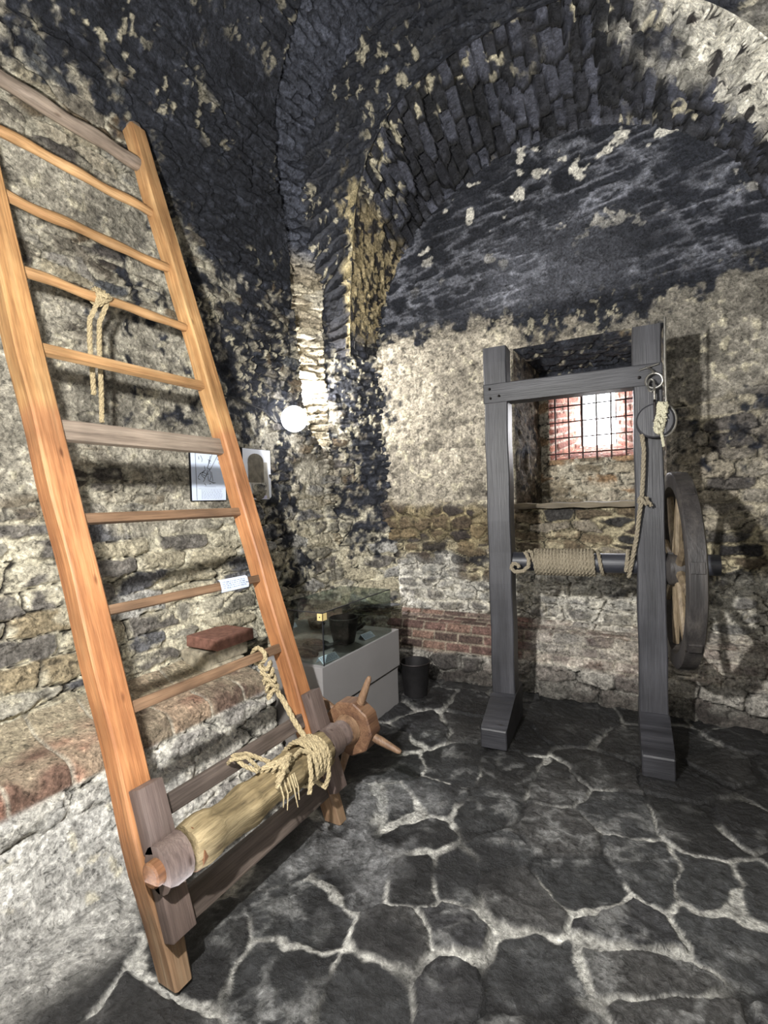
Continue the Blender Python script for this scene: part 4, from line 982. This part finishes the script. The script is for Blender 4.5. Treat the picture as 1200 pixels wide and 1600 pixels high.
for r_ in range(8):
    a = 200
    while a < 450:
        q = rn.uniform(10, 34); stroke(m, [S_(a, 612 + r_ * 15), S_(min(460, a + q), 612 + r_ * 15)], .0026); a += q + 8
m.build('writing', M['inkpale'], p)
p, w, h = picture(2.71, 3.005, 1.545, 1.925, 'framed sepia photograph of an arched niche hanging right of the ladder rail')
m = MB(); pl_(m, -w / 2, w / 2, -h / 2, h / 2); m.build('sheet', M['paper'], p)
S_ = lambda a, b_: (-w / 2 + w * (a - 740) / 355, h / 2 - h * (b_ - 90) / 650)
m = MB(); m.quad([(.005, *S_(800, 450)), (.005, *S_(1000, 450)), (.005, *S_(1075, 740)), (.005, *S_(860, 690))]); m.quad([(.0048, *S_(795, 260)), (.0048, *S_(1050, 250)), (.0048, *S_(1065, 735)), (.0048, *S_(850, 700))]); m.build('print_ground', M['sepiapale'], p)
m = MB(); arcp = [S_(800, 520), S_(1000, 520), S_(1000, 240)] + [S_(900 + 100 * math.cos(a), 240 - 95 * math.sin(a)) for a in np.linspace(.2, PI - .2, 10)] + [S_(800, 240)]
m.bm.faces.new([m.bm.verts.new((.0058, *q)) for q in arcp]); m.build('print_arch', M['sepia'], p)
m = MB()
for st in ([(845, 540), (850, 610), (870, 625), (930, 640), (980, 630), (1000, 600)], [(970, 380), (975, 470), (960, 560), (940, 560), (935, 610), (1000, 600), (1025, 570), (1030, 560), (1010, 520)]): stroke(m, [S_(*q) for q in st], .004, .0066)
m.build('print_marks', M['ink'], p)
m = MB(); pl_(m, S_(860, 0)[0], S_(1030, 0)[0], S_(0, 730)[1], S_(0, 690)[1], .0064); m.build('caption', M['lilac'], p)

# ------------------------------------------------------------------ wall lamp and cable
lp = thing('wall_lamp', 'glowing white round lamp on the left wall beside the vertical slit', 'lamp', (-2.60, 3.20, 2.19))
m = MB(); m.ball((0, 0, 0), .105, (1, 1, 1), 3); m.build('globe', M['bulb'], lp, True)
m = MB(); m.tube([(-.16, -.02, -.06), (-.11, -.01, -.04), (-.07, 0, -.03)], [.045, .03, .04], 14); m.build('socket', M['edge'], lp, True)
m = MB(); m.tube([(-2.79, 2.40, 2.31), (-2.72, 2.44, 2.30), (-2.685, 2.5, 2.285), (-2.69, 2.75, 2.265), (-2.70, 2.95, 2.235), (-2.73, 3.17, 2.14)], .006, 6)
tag(m.build('lamp_cable', M['cable'], None, True), 'thin black cable running along the stone wall to the glowing lamp', 'cable')
# short brick-topped stub of masonry at the end of the ledge
st = struct(bpy.data.objects.new('trim_9', None)); C.objects.link(st)
def blockpatch():
    m = MB()
    for (lo, hi) in (((-2.60, 2.06, .44), (-2.33, 2.30, .56)), ((-2.60, 2.10, .56), (-2.34, 2.34, .64)), ((-2.62, 2.04, .49), (-2.36, 2.2, .63))): m.box(lo, hi, .02)
    return m.build('stub_stone', plain('stub_stone', (150, 142, 124), .9, 0, .2, 24, .5), st)
blockpatch()
m = MB(); m.box((-2.58, 2.06, .645), (-2.31, 2.36, .715), .008); m.build('stub_brick', plain('stub_brick', (122, 88, 76), .85, 0, .2, 30, .35), st)

# ------------------------------------------------------------------ lights
def point(name, loc, power, rad, col=(1, 1, 1)):
    l = bpy.data.lights.new(name, 'POINT'); l.energy = power; l.shadow_soft_size = rad; l.color = col
    o = bpy.data.objects.new(name, l); C.objects.link(o); o.location = loc; return o
def area(name, loc, target, power, sx, sy, col=(1, 1, 1)):
    l = bpy.data.lights.new(name, 'AREA'); l.shape = 'RECTANGLE'; l.size = sx; l.size_y = sy; l.energy = power; l.color = col
    o = bpy.data.objects.new(name, l); C.objects.link(o); o.location = loc
    o.rotation_euler = (Vector(target) - Vector(loc)).to_track_quat('-Z', 'Y').to_euler(); return o
key = point('key_lamp', (-.80, .28, 1.98), 150, .035, (1, .98, .95))
key.data.use_nodes = True; nt = key.data.node_tree
lf_ = nt.nodes.new('ShaderNodeLightFalloff'); lf_.inputs[0].default_value = 1.0; lf_.inputs[1].default_value = .3
nt.links.new(lf_.outputs['Linear'], [n for n in nt.nodes if n.type == 'EMISSION'][0].inputs['Strength'])
area('room_fill', (.2, -1.6, 3.2), (-1.2, 2.6, 1.6), 42, 2.6, 2.2, (.95, .97, 1))
area('high_fill', (-.6, .8, .5), (-.9, 3.0, 4.2), 15, 1.6, 1.0, (.93, .95, 1))
point('lamp_light', (-2.40, 3.16, 2.25), 3.5, .08, (.93, .94, 1))
point('slit_light', (-2.82, 3.64, 2.55), 60, .04, (1, .98, .96))  # unseen light added inside the recess to whiten the slit
sl = bpy.data.lights.new('arch_fill_spot', 'SPOT'); sl.energy = 260; sl.spot_size = math.radians(34); sl.spot_blend = .9; sl.shadow_soft_size = .08  # unseen spot added to brighten the right haunch of the arch
so = bpy.data.objects.new('arch_fill_spot', sl); C.objects.link(so); so.location = (-.5, .3, 1.6)
so.rotation_euler = (Vector((.62, 3.5, 4.05)) - so.location).to_track_quat('-Z', 'Y').to_euler()
area('daylight', (-.5, 5.24, 2.2), (-.55, 4.0, 1.9), 9, .3, .45, (.97, .98, 1))

w = bpy.data.worlds.new('day'); bpy.context.scene.world = w; w.use_nodes = True
w.node_tree.nodes['Background'].inputs[0].default_value = (.95, .96, 1, 1); w.node_tree.nodes['Background'].inputs[1].default_value = 17

# ------------------------------------------------------------------ camera
cam = bpy.data.cameras.new('cam'); co = bpy.data.objects.new('camera', cam); C.objects.link(co)
yaw_, pit, rol, hh, ff = .5110981, -.0214308, -.0323510, 1.49985, 780.81
cam.sensor_fit = 'VERTICAL'; cam.sensor_height = 32; cam.lens = ff / 1600 * 32; cam.clip_start = .02
fw = Vector((-math.sin(yaw_) * math.cos(pit), math.cos(yaw_) * math.cos(pit), math.sin(pit)))
r = Vector((math.cos(yaw_), math.sin(yaw_), 0)); u_ = r.cross(fw)
r2 = r * math.cos(rol) + u_ * math.sin(rol); u2 = -r * math.sin(rol) + u_ * math.cos(rol)
mt = Matrix((r2, u2, -fw)).transposed().to_4x4(); mt.translation = Vector((0, 0, hh)); co.matrix_world = mt
bpy.context.scene.camera = co
bpy.context.scene.view_settings.view_transform = 'Standard'
bpy.context.scene.view_settings.look = 'None'
bpy.context.scene.view_settings.exposure = .28
